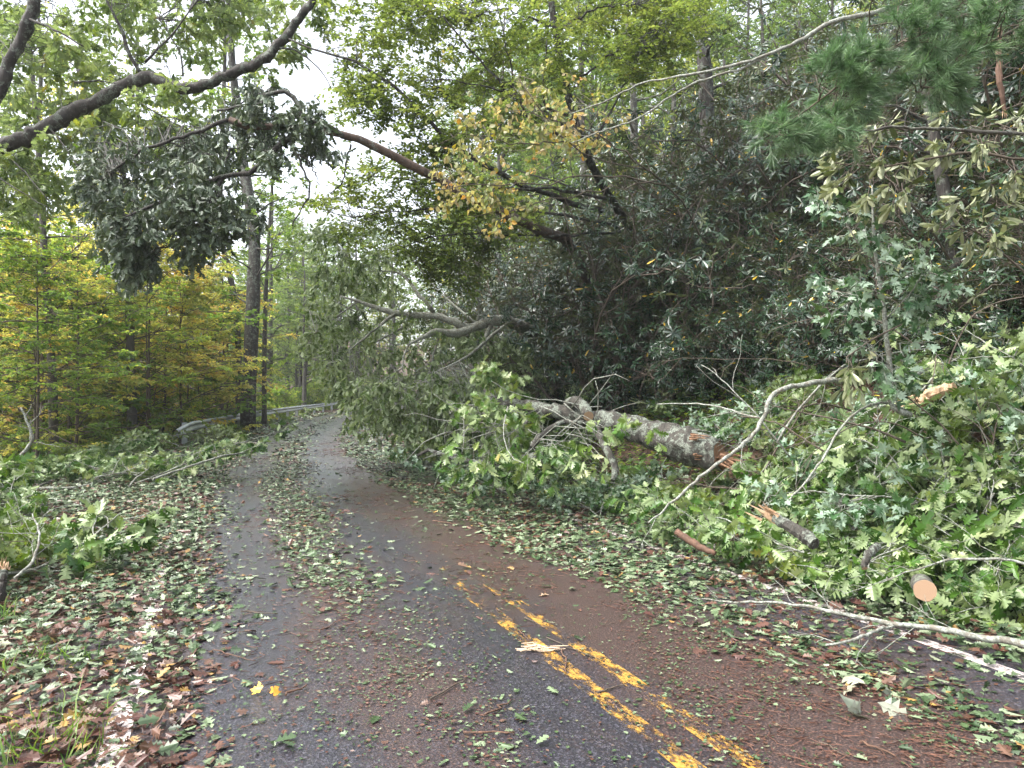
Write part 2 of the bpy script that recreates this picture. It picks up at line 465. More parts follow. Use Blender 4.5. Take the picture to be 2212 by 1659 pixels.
ML_YEL = leaf_mat('yellow_understory_leaf', [(0, (.22, .30, .09)), (.4, (.38, .41, .12)), (.75, (.56, .49, .16)), (.92, (.56, .35, .12)), (1, (.40, .16, .06))], None, rough=.5, trans=.65, tcol=(1.25, 1.25, .8))
ML_GRN = leaf_mat('green_understory_leaf', [(0, (.09, .17, .04)), (.6, (.19, .29, .06)), (.9, (.33, .37, .07)), (1, (.5, .4, .08))], None, rough=.5, trans=.65)
ML_FAR = leaf_mat('far_forest_leaf', [(0, (.09, .16, .06)), (.6, (.19, .27, .09)), (.92, (.26, .32, .09)), (1, (.42, .36, .10))], None, rough=.6, trans=.6)
ML_FARY = leaf_mat('far_yellow_leaf', [(0, (.2, .28, .06)), (.5, (.34, .37, .07)), (1, (.52, .42, .10))], None, rough=.6, trans=.6)
ML_RUST = leaf_mat('rusty_oak_leaf', [(0, (.10, .16, .03)), (.35, (.35, .26, .04)), (.7, (.38, .14, .035)), (1, (.16, .045, .025))], None, rough=.45, trans=.35)
ML_PINE = leaf_mat('pine_needle', [(0, (.07, .13, .065)), (.7, (.17, .27, .13)), (1, (.28, .38, .18))], None, rough=.4, trans=.25, tcol=(1, 1.2, .8))
ML_LIT = leaf_mat('leaf_litter', [(0, (.028, .055, .02)), (.28, (.07, .11, .045)), (.45, (.17, .22, .12)), (.60, (.26, .30, .19)), (.66, (.12, .055, .035)), (.82, (.085, .032, .024)),
                  (.96, (.16, .09, .06)), (1, (.36, .22, .06))], None, rough=.35, trans=0)
ML_GRASS = leaf_mat('grass_blade', [(0, (.05, .14, .02)), (1, (.20, .30, .06))], None, rough=.45, trans=.35)

def asphalt_mat():
    m, t, o = mat_new('wet_asphalt')
    uv = nd(t, 'ShaderNodeUVMap', uv_map='UVMap')
    sep = nd(t, 'ShaderNodeSeparateXYZ'); t.links.new(uv.outputs[0], sep.inputs[0])
    # aggregate
    ag = nd(t, 'ShaderNodeTexVoronoi', Scale=95.0); t.links.new(uv.outputs[0], ag.inputs['Vector'])
    agc = ramp(t, [(0, (.010, .009, .013)), (.6, (.021, .019, .027)), (.95, (.085, .08, .10))], ag.outputs['Color']).outputs[0]
    # mud and crushed litter, streaked along the travel direction
    mp = nd(t, 'ShaderNodeMapping'); mp.inputs['Scale'].default_value = (2.2, .55, 1); t.links.new(uv.outputs[0], mp.inputs[0])
    n1 = nd(t, 'ShaderNodeTexNoise', Scale=1.3, Detail=9.0, Roughness=.68); t.links.new(mp.outputs[0], n1.inputs['Vector'])
    n2 = nd(t, 'ShaderNodeTexNoise', Scale=38.0, Detail=5.0, Roughness=.7); t.links.new(uv.outputs[0], n2.inputs['Vector'])
    # where the mud lies: ramp over lateral position
    lt = nd(t, 'ShaderNodeMapRange'); lt.inputs[1].default_value = -3.2; lt.inputs[2].default_value = 3.2; t.links.new(sep.outputs[0], lt.inputs[0])
    def L(d): return (d + 3.2) / 6.4
    g = lambda v: (v, v, v)
    zone = ramp(t, [(0, g(.5)), (L(-2.35), g(.38)), (L(-1.9), g(.20)), (L(-1.35), g(.46)), (L(-.95), g(.46)), (L(-.45), g(.22)), (L(.1), g(.46)), (L(.55), g(.66)), (L(1.2), g(.60)), (L(1.7), g(.36)), (L(2.4), g(.32)), (L(3.0), g(.5))],
                lt.outputs[0]).outputs[0]
    far = nd(t, 'ShaderNodeMapRange'); far.inputs[1].default_value = 3; far.inputs[2].default_value = 10; far.inputs[3].default_value = -.14; far.inputs[4].default_value = .03
    t.links.new(sep.outputs[1], far.inputs[0])
    a1 = nd(t, 'ShaderNodeMath', operation='ADD'); t.links.new(zone, a1.inputs[0]); t.links.new(n1.outputs['Fac'], a1.inputs[1])
    a2 = nd(t, 'ShaderNodeMath', operation='ADD'); t.links.new(a1.outputs[0], a2.inputs[0]); t.links.new(far.outputs[0], a2.inputs[1])
    a3 = nd(t, 'ShaderNodeMath', operation='MULTIPLY_ADD'); t.links.new(n2.outputs['Fac'], a3.inputs[0]); a3.inputs[1].default_value = .55; t.links.new(a2.outputs[0], a3.inputs[2])
    mask = ramp(t, [(0, g(0)), (.58, g(0)), (.76, g(1))], None)
    sc = nd(t, 'ShaderNodeMath', operation='MULTIPLY'); sc.inputs[1].default_value = .55; t.links.new(a3.outputs[0], sc.inputs[0]); t.links.new(sc.outputs[0], mask.inputs[0])
    n3 = nd(t, 'ShaderNodeTexNoise', Scale=75.0, Detail=4.0, Roughness=.7); t.links.new(uv.outputs[0], n3.inputs['Vector'])
    mud = ramp(t, [(.3, (.012, .008, .006)), (.47, (.032, .018, .015)), (.56, (.085, .045, .034)), (.66, (.24, .15, .11))], n3.outputs['Fac']).outputs[0]
    mk = nd(t, 'ShaderNodeMath', operation='MULTIPLY'); mk.inputs[1].default_value = .8; t.links.new(mask.outputs[0], mk.inputs[0])
    col = mixc(t, agc, mud, mk.outputs[0])
    # wetness
    n4 = nd(t, 'ShaderNodeTexNoise', Scale=1.1, Detail=5.0); t.links.new(mp.outputs[0], n4.inputs['Vector'])
    wz = ramp(t, [(0, g(.62)), (L(-2.4), g(.5)), (L(-1.9), g(.25)), (L(-1.2), g(.45)), (L(-.4), g(.25)), (L(.5), g(.45)), (L(1.2), g(.5)), (L(2), g(.7)), (1, g(.8))], lt.outputs[0]).outputs[0]
    rr = nd(t, 'ShaderNodeMath', operation='MULTIPLY_ADD'); t.links.new(n4.outputs['Fac'], rr.inputs[0]); rr.inputs[1].default_value = .5; t.links.new(wz, rr.inputs[2])
    r2 = nd(t, 'ShaderNodeMapRange'); r2.inputs[1].default_value = .35; r2.inputs[2].default_value = 1.1; r2.inputs[3].default_value = .16; r2.inputs[4].default_value = .75
    t.links.new(rr.outputs[0], r2.inputs[0])
    b = nd(t, 'ShaderNodeBsdfPrincipled'); t.links.new(col, b.inputs['Base Color']); t.links.new(r2.outputs[0], b.inputs['Roughness'])
    film = nd(t, 'ShaderNodeMapRange'); film.inputs[1].default_value = .45; film.inputs[2].default_value = .95; film.inputs[3].default_value = .65; film.inputs[4].default_value = .1
    t.links.new(rr.outputs[0], film.inputs[0]); t.links.new(film.outputs[0], b.inputs['Coat Weight']); b.inputs['Coat Roughness'].default_value = .38
    bp = nd(t, 'ShaderNodeBump', Strength=.5, Distance=.006); hm = nd(t, 'ShaderNodeMath', operation='ADD')
    t.links.new(ag.outputs['Distance'], hm.inputs[0]); t.links.new(n3.outputs['Fac'], hm.inputs[1]); t.links.new(hm.outputs[0], bp.inputs['Height'])
    t.links.new(bp.outputs[0], b.inputs['Normal']); t.links.new(b.outputs[0], o.inputs[0])
    return m
M_ASPH = asphalt_mat()
def paint_mat(name, c, wear, fade=.06):
    m, t, o = mat_new(name)
    uv = nd(t, 'ShaderNodeUVMap', uv_map='UVMap')
    mp = nd(t, 'ShaderNodeMapping'); mp.inputs['Scale'].default_value = (3, 1, 1); t.links.new(uv.outputs[0], mp.inputs[0])
    n1 = nd(t, 'ShaderNodeTexNoise', Scale=2.6, Detail=14.0, Roughness=.8); t.links.new(mp.outputs[0], n1.inputs['Vector'])
    n2 = nd(t, 'ShaderNodeTexNoise', Scale=40.0, Detail=3.0); t.links.new(uv.outputs[0], n2.inputs['Vector'])
    cc = ramp(t, [(.3, tuple(v * .55 for v in c)), (.6, c)], n2.outputs['Fac']).outputs[0]
    sp = nd(t, 'ShaderNodeSeparateXYZ'); t.links.new(uv.outputs[0], sp.inputs[0])
    mr = nd(t, 'ShaderNodeMapRange'); mr.inputs[1].default_value = 16.5; mr.inputs[2].default_value = 20.5; mr.inputs[3].default_value = 0; mr.inputs[4].default_value = -fade; t.links.new(sp.outputs[1], mr.inputs[0])
    ad = nd(t, 'ShaderNodeMath', operation='ADD'); t.links.new(n1.outputs['Fac'], ad.inputs[0]); t.links.new(mr.outputs[0], ad.inputs[1])
    f = ramp(t, [(wear - .03, (0, 0, 0)), (wear + .04, (.92, .92, .92))], ad.outputs[0]).outputs[0]
    b = nd(t, 'ShaderNodeBsdfPrincipled', Roughness=.5); t.links.new(cc, b.inputs['Base Color'])
    tr = nd(t, 'ShaderNodeBsdfTransparent'); mx = nd(t, 'ShaderNodeMixShader')
    t.links.new(f, mx.inputs[0]); t.links.new(tr.outputs[0], mx.inputs[1]); t.links.new(b.outputs[0], mx.inputs[2]); t.links.new(mx.outputs[0], o.inputs[0])
    return m
M_YPAINT = paint_mat('worn_yellow_paint', (.52, .285, .055), .52, .14)
M_WPAINT = paint_mat('worn_white_paint', (.70, .61, .58), .44)
def soil_mat():
    m, t, o = mat_new('forest_soil')
    tc = nd(t, 'ShaderNodeTexCoord')
    n1 = nd(t, 'ShaderNodeTexNoise', Scale=1.2, Detail=8.0, Roughness=.7); t.links.new(tc.outputs['Object'], n1.inputs['Vector'])
    v = nd(t, 'ShaderNodeTexVoronoi', Scale=14.0); t.links.new(tc.outputs['Object'], v.inputs['Vector'])
    c1 = ramp(t, [(.1, (.03, .018, .012)), (.5, (.10, .05, .03)), (.8, (.17, .10, .06)), (1, (.10, .13, .05))], v.outputs['Color']).outputs[0]
    c2 = ramp(t, [(.35, (.35, .35, .35)), (.7, (1.1, 1.1, 1.1))], n1.outputs['Fac']).outputs[0]
    c = mixc(t, c1, c2, 1.0, 'MULTIPLY')
    b = nd(t, 'ShaderNodeBsdfPrincipled', Roughness=.8); t.links.new(c, b.inputs['Base Color'])
    bp = nd(t, 'ShaderNodeBump', Strength=.8, Distance=.05); t.links.new(v.outputs['Distance'], bp.inputs['Height']); t.links.new(bp.outputs[0], b.inputs['Normal'])
    t.links.new(b.outputs[0], o.inputs[0]); return m
M_SOIL = soil_mat()
def metal_mat(name='galvanised_steel', c1=(.36, .39, .44), c2=(.60, .64, .70), rough=.38, metallic=.6):
    m, t, o = mat_new(name)
    tc = nd(t, 'ShaderNodeTexCoord'); n = nd(t, 'ShaderNodeTexNoise', Scale=3.0, Detail=8.0); t.links.new(tc.outputs['Object'], n.inputs['Vector'])
    c = ramp(t, [(.3, c1), (.7, c2)], n.outputs['Fac']).outputs[0]
    b = nd(t, 'ShaderNodeBsdfPrincipled', Roughness=rough, Metallic=metallic); t.links.new(c, b.inputs['Base Color']); t.links.new(b.outputs[0], o.inputs[0]); return m
M_STEEL = metal_mat()

# ================================================================== SETTING
def build_ground():
    xs = np.r_[np.linspace(-120, -24, 40), np.arange(-23, 24, .22), np.linspace(25, 90, 40)]
    ys = np.r_[np.arange(-12, 34, .22), np.arange(34, 70, .7), np.linspace(71, 220, 60)]
    X, Y = np.meshgrid(xs, ys); Z = H(X, Y)
    d = np.abs(lat(X, Y)); Z = Z - .05 * (1 - sm(2.7, 3.1, d)) * (Y < 130)
    n, m = X.shape
    V = np.stack([X, Y, Z], -1).reshape(-1, 3)
    i, j = np.meshgrid(np.arange(n - 1), np.arange(m - 1), indexing='ij'); a = i * m + j
    q = np.stack([a, a + 1, a + m + 1, a + m], -1)
    g = Geo(); g.add(V, q, np.full(q.shape[0] * q.shape[1], 4))
    return tag(g.build('ground', M_SOIL, smooth=True), kind='structure')
ground = build_ground()

_sy = np.arange(-10, 120, .25)
def strip(name, mat, d0, d1, dz, thick=0.0, edge=0.0, seed=0, y0=-10, y1=118, nx=2):
    r = np.random.default_rng(seed)
    yy = _sy[(_sy >= y0) & (_sy <= y1)]
    th = Th(yy); xc = Xc(yy); s = np.r_[0, np.cumsum(np.hypot(np.diff(yy), np.diff(xc)))]
    s = s + np.hypot(yy[0] + 10, 0)
    ds = np.linspace(0, 1, nx)[None]
    e0 = d0 + edge * np.convolve(r.normal(size=len(yy)), [.3, .4, .3], 'same'); e1 = d1 + edge * np.convolve(r.normal(size=len(yy)), [.3, .4, .3], 'same')
    D = e0[:, None] * (1 - ds) + e1[:, None] * ds
    X = xc[:, None] + D * np.cos(th)[:, None]; Y = yy[:, None] + D * np.sin(th)[:, None] * -1 * -1
    Y = yy[:, None] - D * np.sin(th)[:, None] * 1.0
    Z = rise(Y) + dz - .012 * (D / 2.6) ** 2
    V = np.stack([X, Y, Z], -1); n, m = X.shape
    i, j = np.meshgrid(np.arange(n - 1), np.arange(m - 1), indexing='ij'); a = i * m + j
    q = np.stack([a, a + 1, a + m + 1, a + m], -1)
    g = Geo(); uv = np.stack([D, np.broadcast_to(s[:, None], D.shape)], -1).reshape(-1, 2)
    g.add(V.reshape(-1, 3), q, np.full(q.shape[0] * q.shape[1], 4), uv=uv)
    return tag(g.build(name, mat, smooth=True), kind='structure')
strip('road', M_ASPH, -3.05, 2.98, .015, edge=.03, nx=13)
strip('yellow_centre_line', M_YPAINT, -.18, -.055, .019, seed=3, edge=.006)
strip('yellow_centre_line', M_YPAINT, .085, .21, .019, seed=4, edge=.006)
strip('white_edge_line', M_WPAINT, -2.61, -2.49, .019, seed=5, y1=90)
strip('white_edge_line', M_WPAINT, 2.32, 2.43, .019, seed=6, y1=90)
from mathutils import Matrix, Vector
RNG = np.random.default_rng

# ------------------------------------------------------------------ guardrail
def guardrail():
    pts = np.array([(-10.45, 23.6), (-10.9, 26.5), (-11.75, 31), (-13.05, 38), (-13.95, 45), (-15.1, 55), (-15.7, 64), (-15.75, 72), (-14.9, 84), (-12.4, 96), (-8, 106)], float)
    P = resample(np.c_[pts, np.zeros(len(pts))], 120)
    P[:, 2] = rise(P[:, 1]) + .55
    P[:3, 2] -= np.array([.18, .1, .03])
    root = empty('guardrail', (P[0, 0], P[0, 1], 0), 'galvanised steel W-beam guardrail curving along the left road edge under leaves', 'guardrail')
    T = norm(np.gradient(P, axis=0)); R = np.stack([T[:, 1], -T[:, 0], 0 * T[:, 0]], -1)
    prof = np.array([(0, -.155), (.02, -.15), (.075, -.115), (.08, -.075), (.02, -.02), (.0, 0), (.02, .02), (.08, .075), (.075, .115), (.02, .15), (0, .155)])
    g = Geo(); n = len(P); k = len(prof)
    for off in (0.0, -.004):
        V = P[:, None] + R[:, None] * (prof[None, :, :1] + off) + np.array([0, 0, 1.]) * prof[None, :, 1:2]
        i, j = np.meshgrid(np.arange(n - 1), np.arange(k - 1), indexing='ij'); a = i * k + j
        q = np.stack([a, a + k, a + k + 1, a + 1], -1)
        if off: q = q[..., ::-1]
        g.add(V, q, np.full(q.shape[0] * q.shape[1], 4))
    g.build('rail', M_STEEL, root, smooth=True)
    for i in range(2, 118, 5):
        p = P[i]; z0 = float(H(p[0], p[1])) - .15
        g = Geo(); t = T[i]; r = R[i]
        for (a0, a1, b0, b1) in ((-.19, -.03, -.05, -.042), (-.19, -.03, .042, .05), (-.115, -.105, -.042, .042)):
            c = []
            for z in (z0, p[2] + .16):
                for (a, b) in ((a0, b0), (a1, b0), (a1, b1), (a0, b1)): c.append((*(p[:2] + r[:2] * a + t[:2] * b), z))
            g.add(c, [0, 3, 2, 1, 4, 5, 6, 7, 0, 1, 5, 4, 1, 2, 6, 5, 2, 3, 7, 6, 3, 0, 4, 7], [4] * 6)
        g.build('post', M_STEEL, root)
guardrail()

# ------------------------------------------------------------------ forest tree kinds (each built once, then copied)
def make_tree(name, seed, h, r, cb, crad, nl, nb, ntw, per, T, size, lm, bm, flat=.55, lean=.03, loc=(0, 0, -50), ang=62, droop=.02, blen=(.8, 1.7), tlen=(.35, .8), leafflat=.6, side=7, top=.9, twr=.004):
    rng = RNG(seed)
    root = empty(name, loc, 'x', 'tree')
    n = 14; z = np.linspace(-.4, h, n)
    wx = np.cumsum(rng.normal(size=n)) * lean * h / 12; wy = np.cumsum(rng.normal(size=n)) * lean * h / 12
    P = np.stack([wx - wx[0], wy - wy[0], z], -1)
    g = Geo(); tr = r * (1 - np.linspace(0, 1, n) ** .9 * .88); tr[0] *= 1.5; tr[1] *= 1.08
    tubes(g, P, tr, side, rough=.03, rng=rng)
    L = children(rng, P[None], nl, (crad * .6, crad * 1.15), ang, 7, t0=cb / h, t1=top, flat=.3, droop=droop, wob=.12, up=.12)
    hz = np.clip((L[:, 0, 2] - cb) / (h - cb), 0, 1)
    L = L[:, :1] + (L - L[:, :1]) * (1.05 - .6 * hz ** 2)[:, None, None]
    tubes(g, L, taper(L, r * .28 * (1.1 - .7 * hz), .012), 5)
    B = children(rng, L, nb, blen, 48, 5, t0=.2, flat=flat, droop=droop, wob=.14, ends=True)
    tubes(g, B, taper(B, .014, .005), 3, cap=False)
    tw = children(rng, B, ntw, tlen, 45, 4, t0=.15, flat=flat, droop=droop * 2, wob=.15, ends=True)
    tubes(g, tw[:, ::1], taper(tw, twr, .0015), 3, cap=False)
    root.location = (0, 0, 0)
    g.build('trunk', bm, root, smooth=True)
    g = Geo(); ts = RNG(seed + 1).random(len(B))
    twig_leaves(g, rng, tw, per, T, size, droop=.15, flat=leafflat, tscale=np.repeat(ts, ntw))
    g.build('crown', lm, root)
    root.location = loc
    return root

KT = {}
KT['tall0'] = make_tree('oak_tree', 11, 20, .26, 4.5, 4.2, 24, 6, 6, 11, CARD, (.12, .19), ML_FAR, MB_FAR)
KT['tall1'] = make_tree('maple_tree', 12, 18, .22, 3.5, 3.6, 26, 5, 6, 11, CARD, (.11, .17), ML_FAR, MB_FAR, flat=.75)
KT['tall2'] = make_tree('poplar_tree', 13, 22, .24, 7, 3.2, 24, 6, 5, 12, CARD, (.12, .18), ML_FAR, MB_FAR)
KT['sap0'] = make_tree('sapling', 21, 7.0, .045, 1.0, 1.9, 22, 4, 5, 9, BEECH, (.075, .12), ML_YEL, MB_TWIG, flat=.93, ang=75, blen=(.4, .9), tlen=(.2, .45), leafflat=.8, lean=.02, side=5)
KT['sap1'] = make_tree('sapling', 22, 5.5, .035, .5, 1.7, 22, 4, 5, 9, BEECH, (.075, .12), ML_GRN, MB_TWIG, flat=.9, ang=70, blen=(.4, .9), tlen=(.2, .45), leafflat=.75, lean=.03, side=5)
KT['sap2'] = make_tree('sapling', 23, 8.5, .06, 1.5, 2.4, 26, 4, 5, 9, BEECH, (.09, .13), ML_YEL, MB_TWIG, flat=.93, ang=72, blen=(.5, 1.0), tlen=(.22, .5), leafflat=.8, lean=.02, side=5)
KT['bush'] = make_tree('bush', 24, 2.2, .03, .1, 1.2, 26, 5, 5, 8, BEECH, (.07, .11), ML_GRN, MB_TWIG, flat=.4, ang=55, blen=(.3, .7), tlen=(.15, .35), leafflat=.4, side=4, lean=.08)

def where_right(px, y):
    for lim, t in ((1250, 'behind the fallen crown'), (1450, 'behind the thin end of the log'), (1650, 'above the torn log end'), (1850, 'behind the arching branch'), (2050, 'behind the maple sapling'), (9999, 'at the right edge under the pine')):
        if px < lim: break
    return ('front row ' if y < 11 else 'middle row ' if y < 16 else 'rear ') , t
def where_left(px, y):
    for lim, t in ((60, 'at the left edge'), (180, 'under the dark wilted leaves'), (300, 'around the forked grey trunk'), (440, 'behind the rail end'), (560, 'left of the thick dark trunk'), (9999, 'right of the thick dark trunk')):
        if px < lim: break
    return ('nearest ' if y < 20 else 'farther ' if y < 30 else 'distant '), t
def place(kind, x, y, hgt, label, group=None, mats=None, rz=None, rng=None, dz=0, widen=1.0, cat=None):
    src = KT[kind]; base = {'tall0': 20, 'tall1': 18, 'tall2': 22, 'sap0': 7, 'sap1': 5.5, 'sap2': 8.5, 'bush': 2.2}[kind]
    s = hgt / base; rz = rng.uniform(0, 6.28) if rz is None else rz
    return copy_tree(src, (x, y, float(H(x, y)) + dz), rz, (s * widen, s * widen, s), label, group, mats, cat=cat)

def forest():
    rng = RNG(5)
    def skyline(px):  # highest crown allowed, so that the gap of open sky stays open
        return float(np.interp(px, [0, 330, 480, 590, 640, 860, 950, 1100, 1300, 2300], [-150, -150, 30, 250, 330, 330, 180, 60, -100, -100]))
    pts = []
    tries = 0
    while len(pts) < 74 and tries < 12000:
        tries += 1
        y = rng.uniform(26, 112); px = rng.uniform(-150, 1950)
        x = (px - 1106) / FPX * y
        d = lat(x, y)
        if y > 92: d = 12 if x < -14 or y > 105 else 0
        if -6.5 < d < 7: continue
        if px < 1000 and d > 0 and y < 50: continue
        if px < 400 and y < 34: continue
        if px < 560 and y > 38 and (y < 88 or rng.random() < .7): continue
        if px > 1500 and not (22 < y < 60 and d > 12): continue
        if min([((x - a) ** 2 + (y - b) ** 2) for a, b, *_ in pts] + [99]) < (2.9 + y * .028) ** 2: continue
        z = float(H(x, y)); top = CAMH + (829 - skyline(px)) / FPX * y + .4
        h = min(rng.uniform(15, 25), top - z + rng.uniform(0, 1.5))
        if h < 5: continue
        pts.append((x, y, h, px, d))
    for (x, y, h, px, d) in pts:
        kind = ['tall0', 'tall1', 'tall2'][int(rng.integers(3))]
        yel = rng.random() < (.45 if px < 560 else .15)
        wl = where_left(px, y)[1] if px < 700 else 'beyond the fallen crown' if px < 1150 else 'above the thicket'
        lab, grp = (('tall green and yellowing tree standing in the woods below the guardrail', 'yellowing trees in the woods behind the guardrail') if d < 0 and yel else
                    ('tall green tree standing in the woods below the guardrail', 'green trees in the woods behind the guardrail') if d < 0 else
                    ('tall green tree standing on the hillside beyond the thicket', 'green trees on the hillside behind the thicket'))
        lab = ('far ' if y > 60 else '') + {'tall0': 'spreading ', 'tall1': 'layered ', 'tall2': 'narrow '}[kind] + ('yellowing' if yel else 'green') + ' woodland tree ' + wl
        place(kind, x, y, h, lab, grp, {'crown': ML_FARY} if yel else None, rng=rng, widen=1.15)
    for px, y, h in ((585, 62, 9), (640, 70, 12), (690, 64, 13), (735, 78, 16), (790, 72, 15), (850, 84, 18), (900, 76, 19), (960, 88, 23), (610, 88, 15), (760, 98, 21), (820, 60, 13), (1000, 70, 20)):
        x = (px - 1106) / FPX * y
        if abs(float(lat(x, y))) < 5: x -= 6
        place(['tall0', 'tall1', 'tall2'][int(rng.integers(3))], x, y, h, 'hazy pale green tree far off beyond the bend of the road', 'hazy trees beyond the road bend', rng=rng, widen=1.3)
    # understory saplings along the forest edge on the left
    k = 0; q = []
    tries = 0
    while k < 52 and tries < 20000:
        tries += 1
        y = rng.uniform(15, 46); px = rng.uniform(-120, 700); x = (px - 1106) / FPX * y
        d = lat(x, y)
        lim = -5.2 if y > 24 else -6.6 - .0 * y
        if d > lim or d < -34: continue
        if min([((x - a) ** 2 + (y - b) ** 2) for a, b in q] + [99]) < 1.6 ** 2: continue
        q.append((x, y)); k += 1
        topmax = 330 if px < 250 else 430 if px < 520 else 620
        z = float(H(x, y)); top = CAMH + (829 - topmax - rng.uniform(-30, 190)) / FPX * y
        h = np.clip(top - z, 2.0, 10.5)
        kind = ['sap0', 'sap1', 'sap2'][int(rng.integers(3))] if h > 4 else 'sap1'
        r_ = rng.random(); py_ = .72 if px < 560 else .15
        m = ML_YEL if r_ < py_ * .75 else ML_GRN
        place(kind, x, y, h, where_left(px, y)[0] + ('tall' if h > 6 else 'short') + (' yellow orange' if m is ML_YEL else ' green') + ' leaved sapling ' + where_left(px, y)[1],
              'yellow leaved saplings left of the road' if m is ML_YEL else 'green leaved saplings left of the road', {'crown': m}, rng=rng, widen=1.15, cat='sapling')
    # bushes just behind the rail and along the road bend
    for i in range(46):
        y = rng.uniform(20, 95); side = -1 if rng.random() < .8 else 1
        dd = rng.uniform(5.7, 9) if side < 0 else rng.uniform(4, 7.5)
        if y < 27 and side < 0: dd += 2.6
        if side > 0 and y < 40: continue
        x = float(Xc(y)) + side * dd / math.cos(float(Th(y)))
        place('bush', x, y, rng.uniform(1.3, 3.0), 'low green bush growing behind the guardrail' if side < 0 else 'low green bush at the foot of the bank round the bend',
              'bushes behind the guardrail' if side < 0 else 'bushes on the bank round the bend', rng=rng, widen=1.2, cat='bush')
forest()

def far_woods():
    """the wood far off that reads as one mass"""
    rng = RNG(77); g = Geo()
    n = 60000
    y = rng.uniform(75, 190, n); px = rng.uniform(-300, 2400, n); x = (px - 1106) / FPX * y
    z = H(x, y); top = np.interp(px, [0, 330, 480, 590, 700, 860, 950, 1100, 1300, 2300], [640, 640, 620, 470, 430, 430, 400, 300, 60, 60])
    zt = CAMH + (829 - top) / FPX * y + 2.0 * np.sin(x * .5) + 1.5 * np.sin(y * .3 + x * .21)
    zz = z + rng.random(n) ** .8 * np.clip(zt - z, 2, 26)
    P = np.stack([x, y, zz], -1)
    P = P[(np.abs(lat(x, y)) > 6) | (y > 115)]
    N = len(P)
    ax = rng.normal(size=(N, 3)); ax[:, 2] -= .3
    cl = .5 + .5 * np.sin(P[:, 0] * .35) * np.cos(P[:, 1] * .2)
    leaves(g, CARD, P, ax, rng.normal(size=(N, 3)) * .6 + [0, 0, 1], rng.uniform(.35, .75, N), np.clip(cl * .6 + rng.random(N) * .4, 0, 1), rng)
    tag(g.build('distant_woods', ML_FAR), kind='stuff')
far_woods()

# ------------------------------------------------------------------ single forest trunks that stand out
def lone_trunk(name, pts, r0, r1, label, mat, nb=5, leafm=None, size=(.09, .14), seed=1, lf=9, spread=1.6, sides=9, K=20, lean_n=0):
    rng = RNG(seed); P = path(*pts)
    b = P[0].copy(); gz = float(H(b[0], b[1])) - .2
    if b[2] > gz: P = np.vstack([[b[0] + (b[0] - P[1][0]) * .1, b[1], gz], P])
    root = empty(name, (P[0, 0], P[0, 1], gz), label, 'tree')
    g = Geo(); Q, rad = limb(g, P, r0, r1, K, sides, rng, .04)
    L = children(rng, Q[None], nb, (spread * .5, spread * 1.3), 65, 6, t0=.25, flat=.4, wob=.2, up=.1)
    tubes(g, L, taper(L, r1 * .4 + .006, .006), 4)
    B = children(rng, L, 4, (.4, .9), 45, 4, t0=.3, flat=.6, ends=True)
    tubes(g, B, taper(B, .008, .003), 3, cap=False)
    g.build('trunk', mat, root, smooth=True)
    if leafm:
        tw = children(rng, B, 4, (.25, .5), 45, 4, flat=.6, ends=True)
        g = Geo(); twig_leaves(g, rng, tw, lf, BEECH, size, flat=.7); g.build('crown', leafm, root)
    return root
lone_trunk('forest_tree', [(536, 870, 34), (541, 764, 34), (547, 625, 34), (549, 521, 34.3), (541, 451, 34.5), (524, 347, 35), (516, 270, 35), (500, 120, 35), (490, -60, 35)], .36, .12,
           'thick dark tree trunk with leafy climbing growth standing behind the guardrail', MB_DARK, 34, ML_GRN, (.12, .18), 31, 10, 2.6)
lone_trunk('forest_tree', [(515, 760, 38), (503, 625, 38), (479, 521, 38), (475, 451, 38), (486, 87, 38), (478, -40, 38)], .17, .08,
           'slimmer grey trunk just left of the thick dark trunk behind the guardrail', MB_FAR, 14, ML_GRN, (.12, .17), 32, 8, 2.2)
lone_trunk('forest_tree', [(572, 700, 40), (580, 521, 40), (588, 400, 40), (600, 250, 40)], .14, .05,
           'thin leaning trunk just right of the thick dark trunk behind the guardrail', MB_FAR, 10, ML_GRN, (.12, .17), 33, 8, 2.0)
lone_trunk('forest_tree', [(285, 890, 27), (282, 760, 27), (277, 608, 27), (284, 560, 27), (240, 380, 27), (160, 120, 27)], .17, .07,
           'forked dark grey trunk rising among the yellow saplings on the left', MB_FAR, 12, ML_YEL, (.09, .14), 34, 8, 2.0)
lone_trunk('forest_tree', [(116, 930, 21), (112, 800, 21), (106, 700, 21), (96, 560, 21), (84, 330, 21), (60, 60, 21)], .13, .06,
           'grey trunk behind the leftmost yellow saplings', MB_FAR, 10, ML_YEL, (.08, .12), 35, 8, 1.7)
lone_trunk('forest_tree', [(1372, 420, 24), (1366, 140, 24), (1358, 70, 24), (1346, -60, 24)], .15, .09,
           'pale grey trunk rising above the thicket beneath the top edge', MB_GREY, 12, ML_BEECH, (.1, .15), 36, 9, 2.4)
lone_trunk('forest_tree', [(1535, 560, 19), (1525, 200, 19), (1515, 60, 19), (1510, -100, 19)], .21, .17,
           'broad dark trunk standing inside the rhododendron thicket', MB_DARK, 10, ML_RHODO, (.1, .15), 37, 5, 1.2)
lone_trunk('forest_tree', [(2080, 760, 10.5), (2060, 560, 10.5), (2040, 420, 10.6), (2010, 250, 10.8), (1980, 80, 11)], .10, .07,
           'dark slanting trunk in the deep shade right of the maple sapling', MB_DARK, 6, None, seed=38, spread=.9)

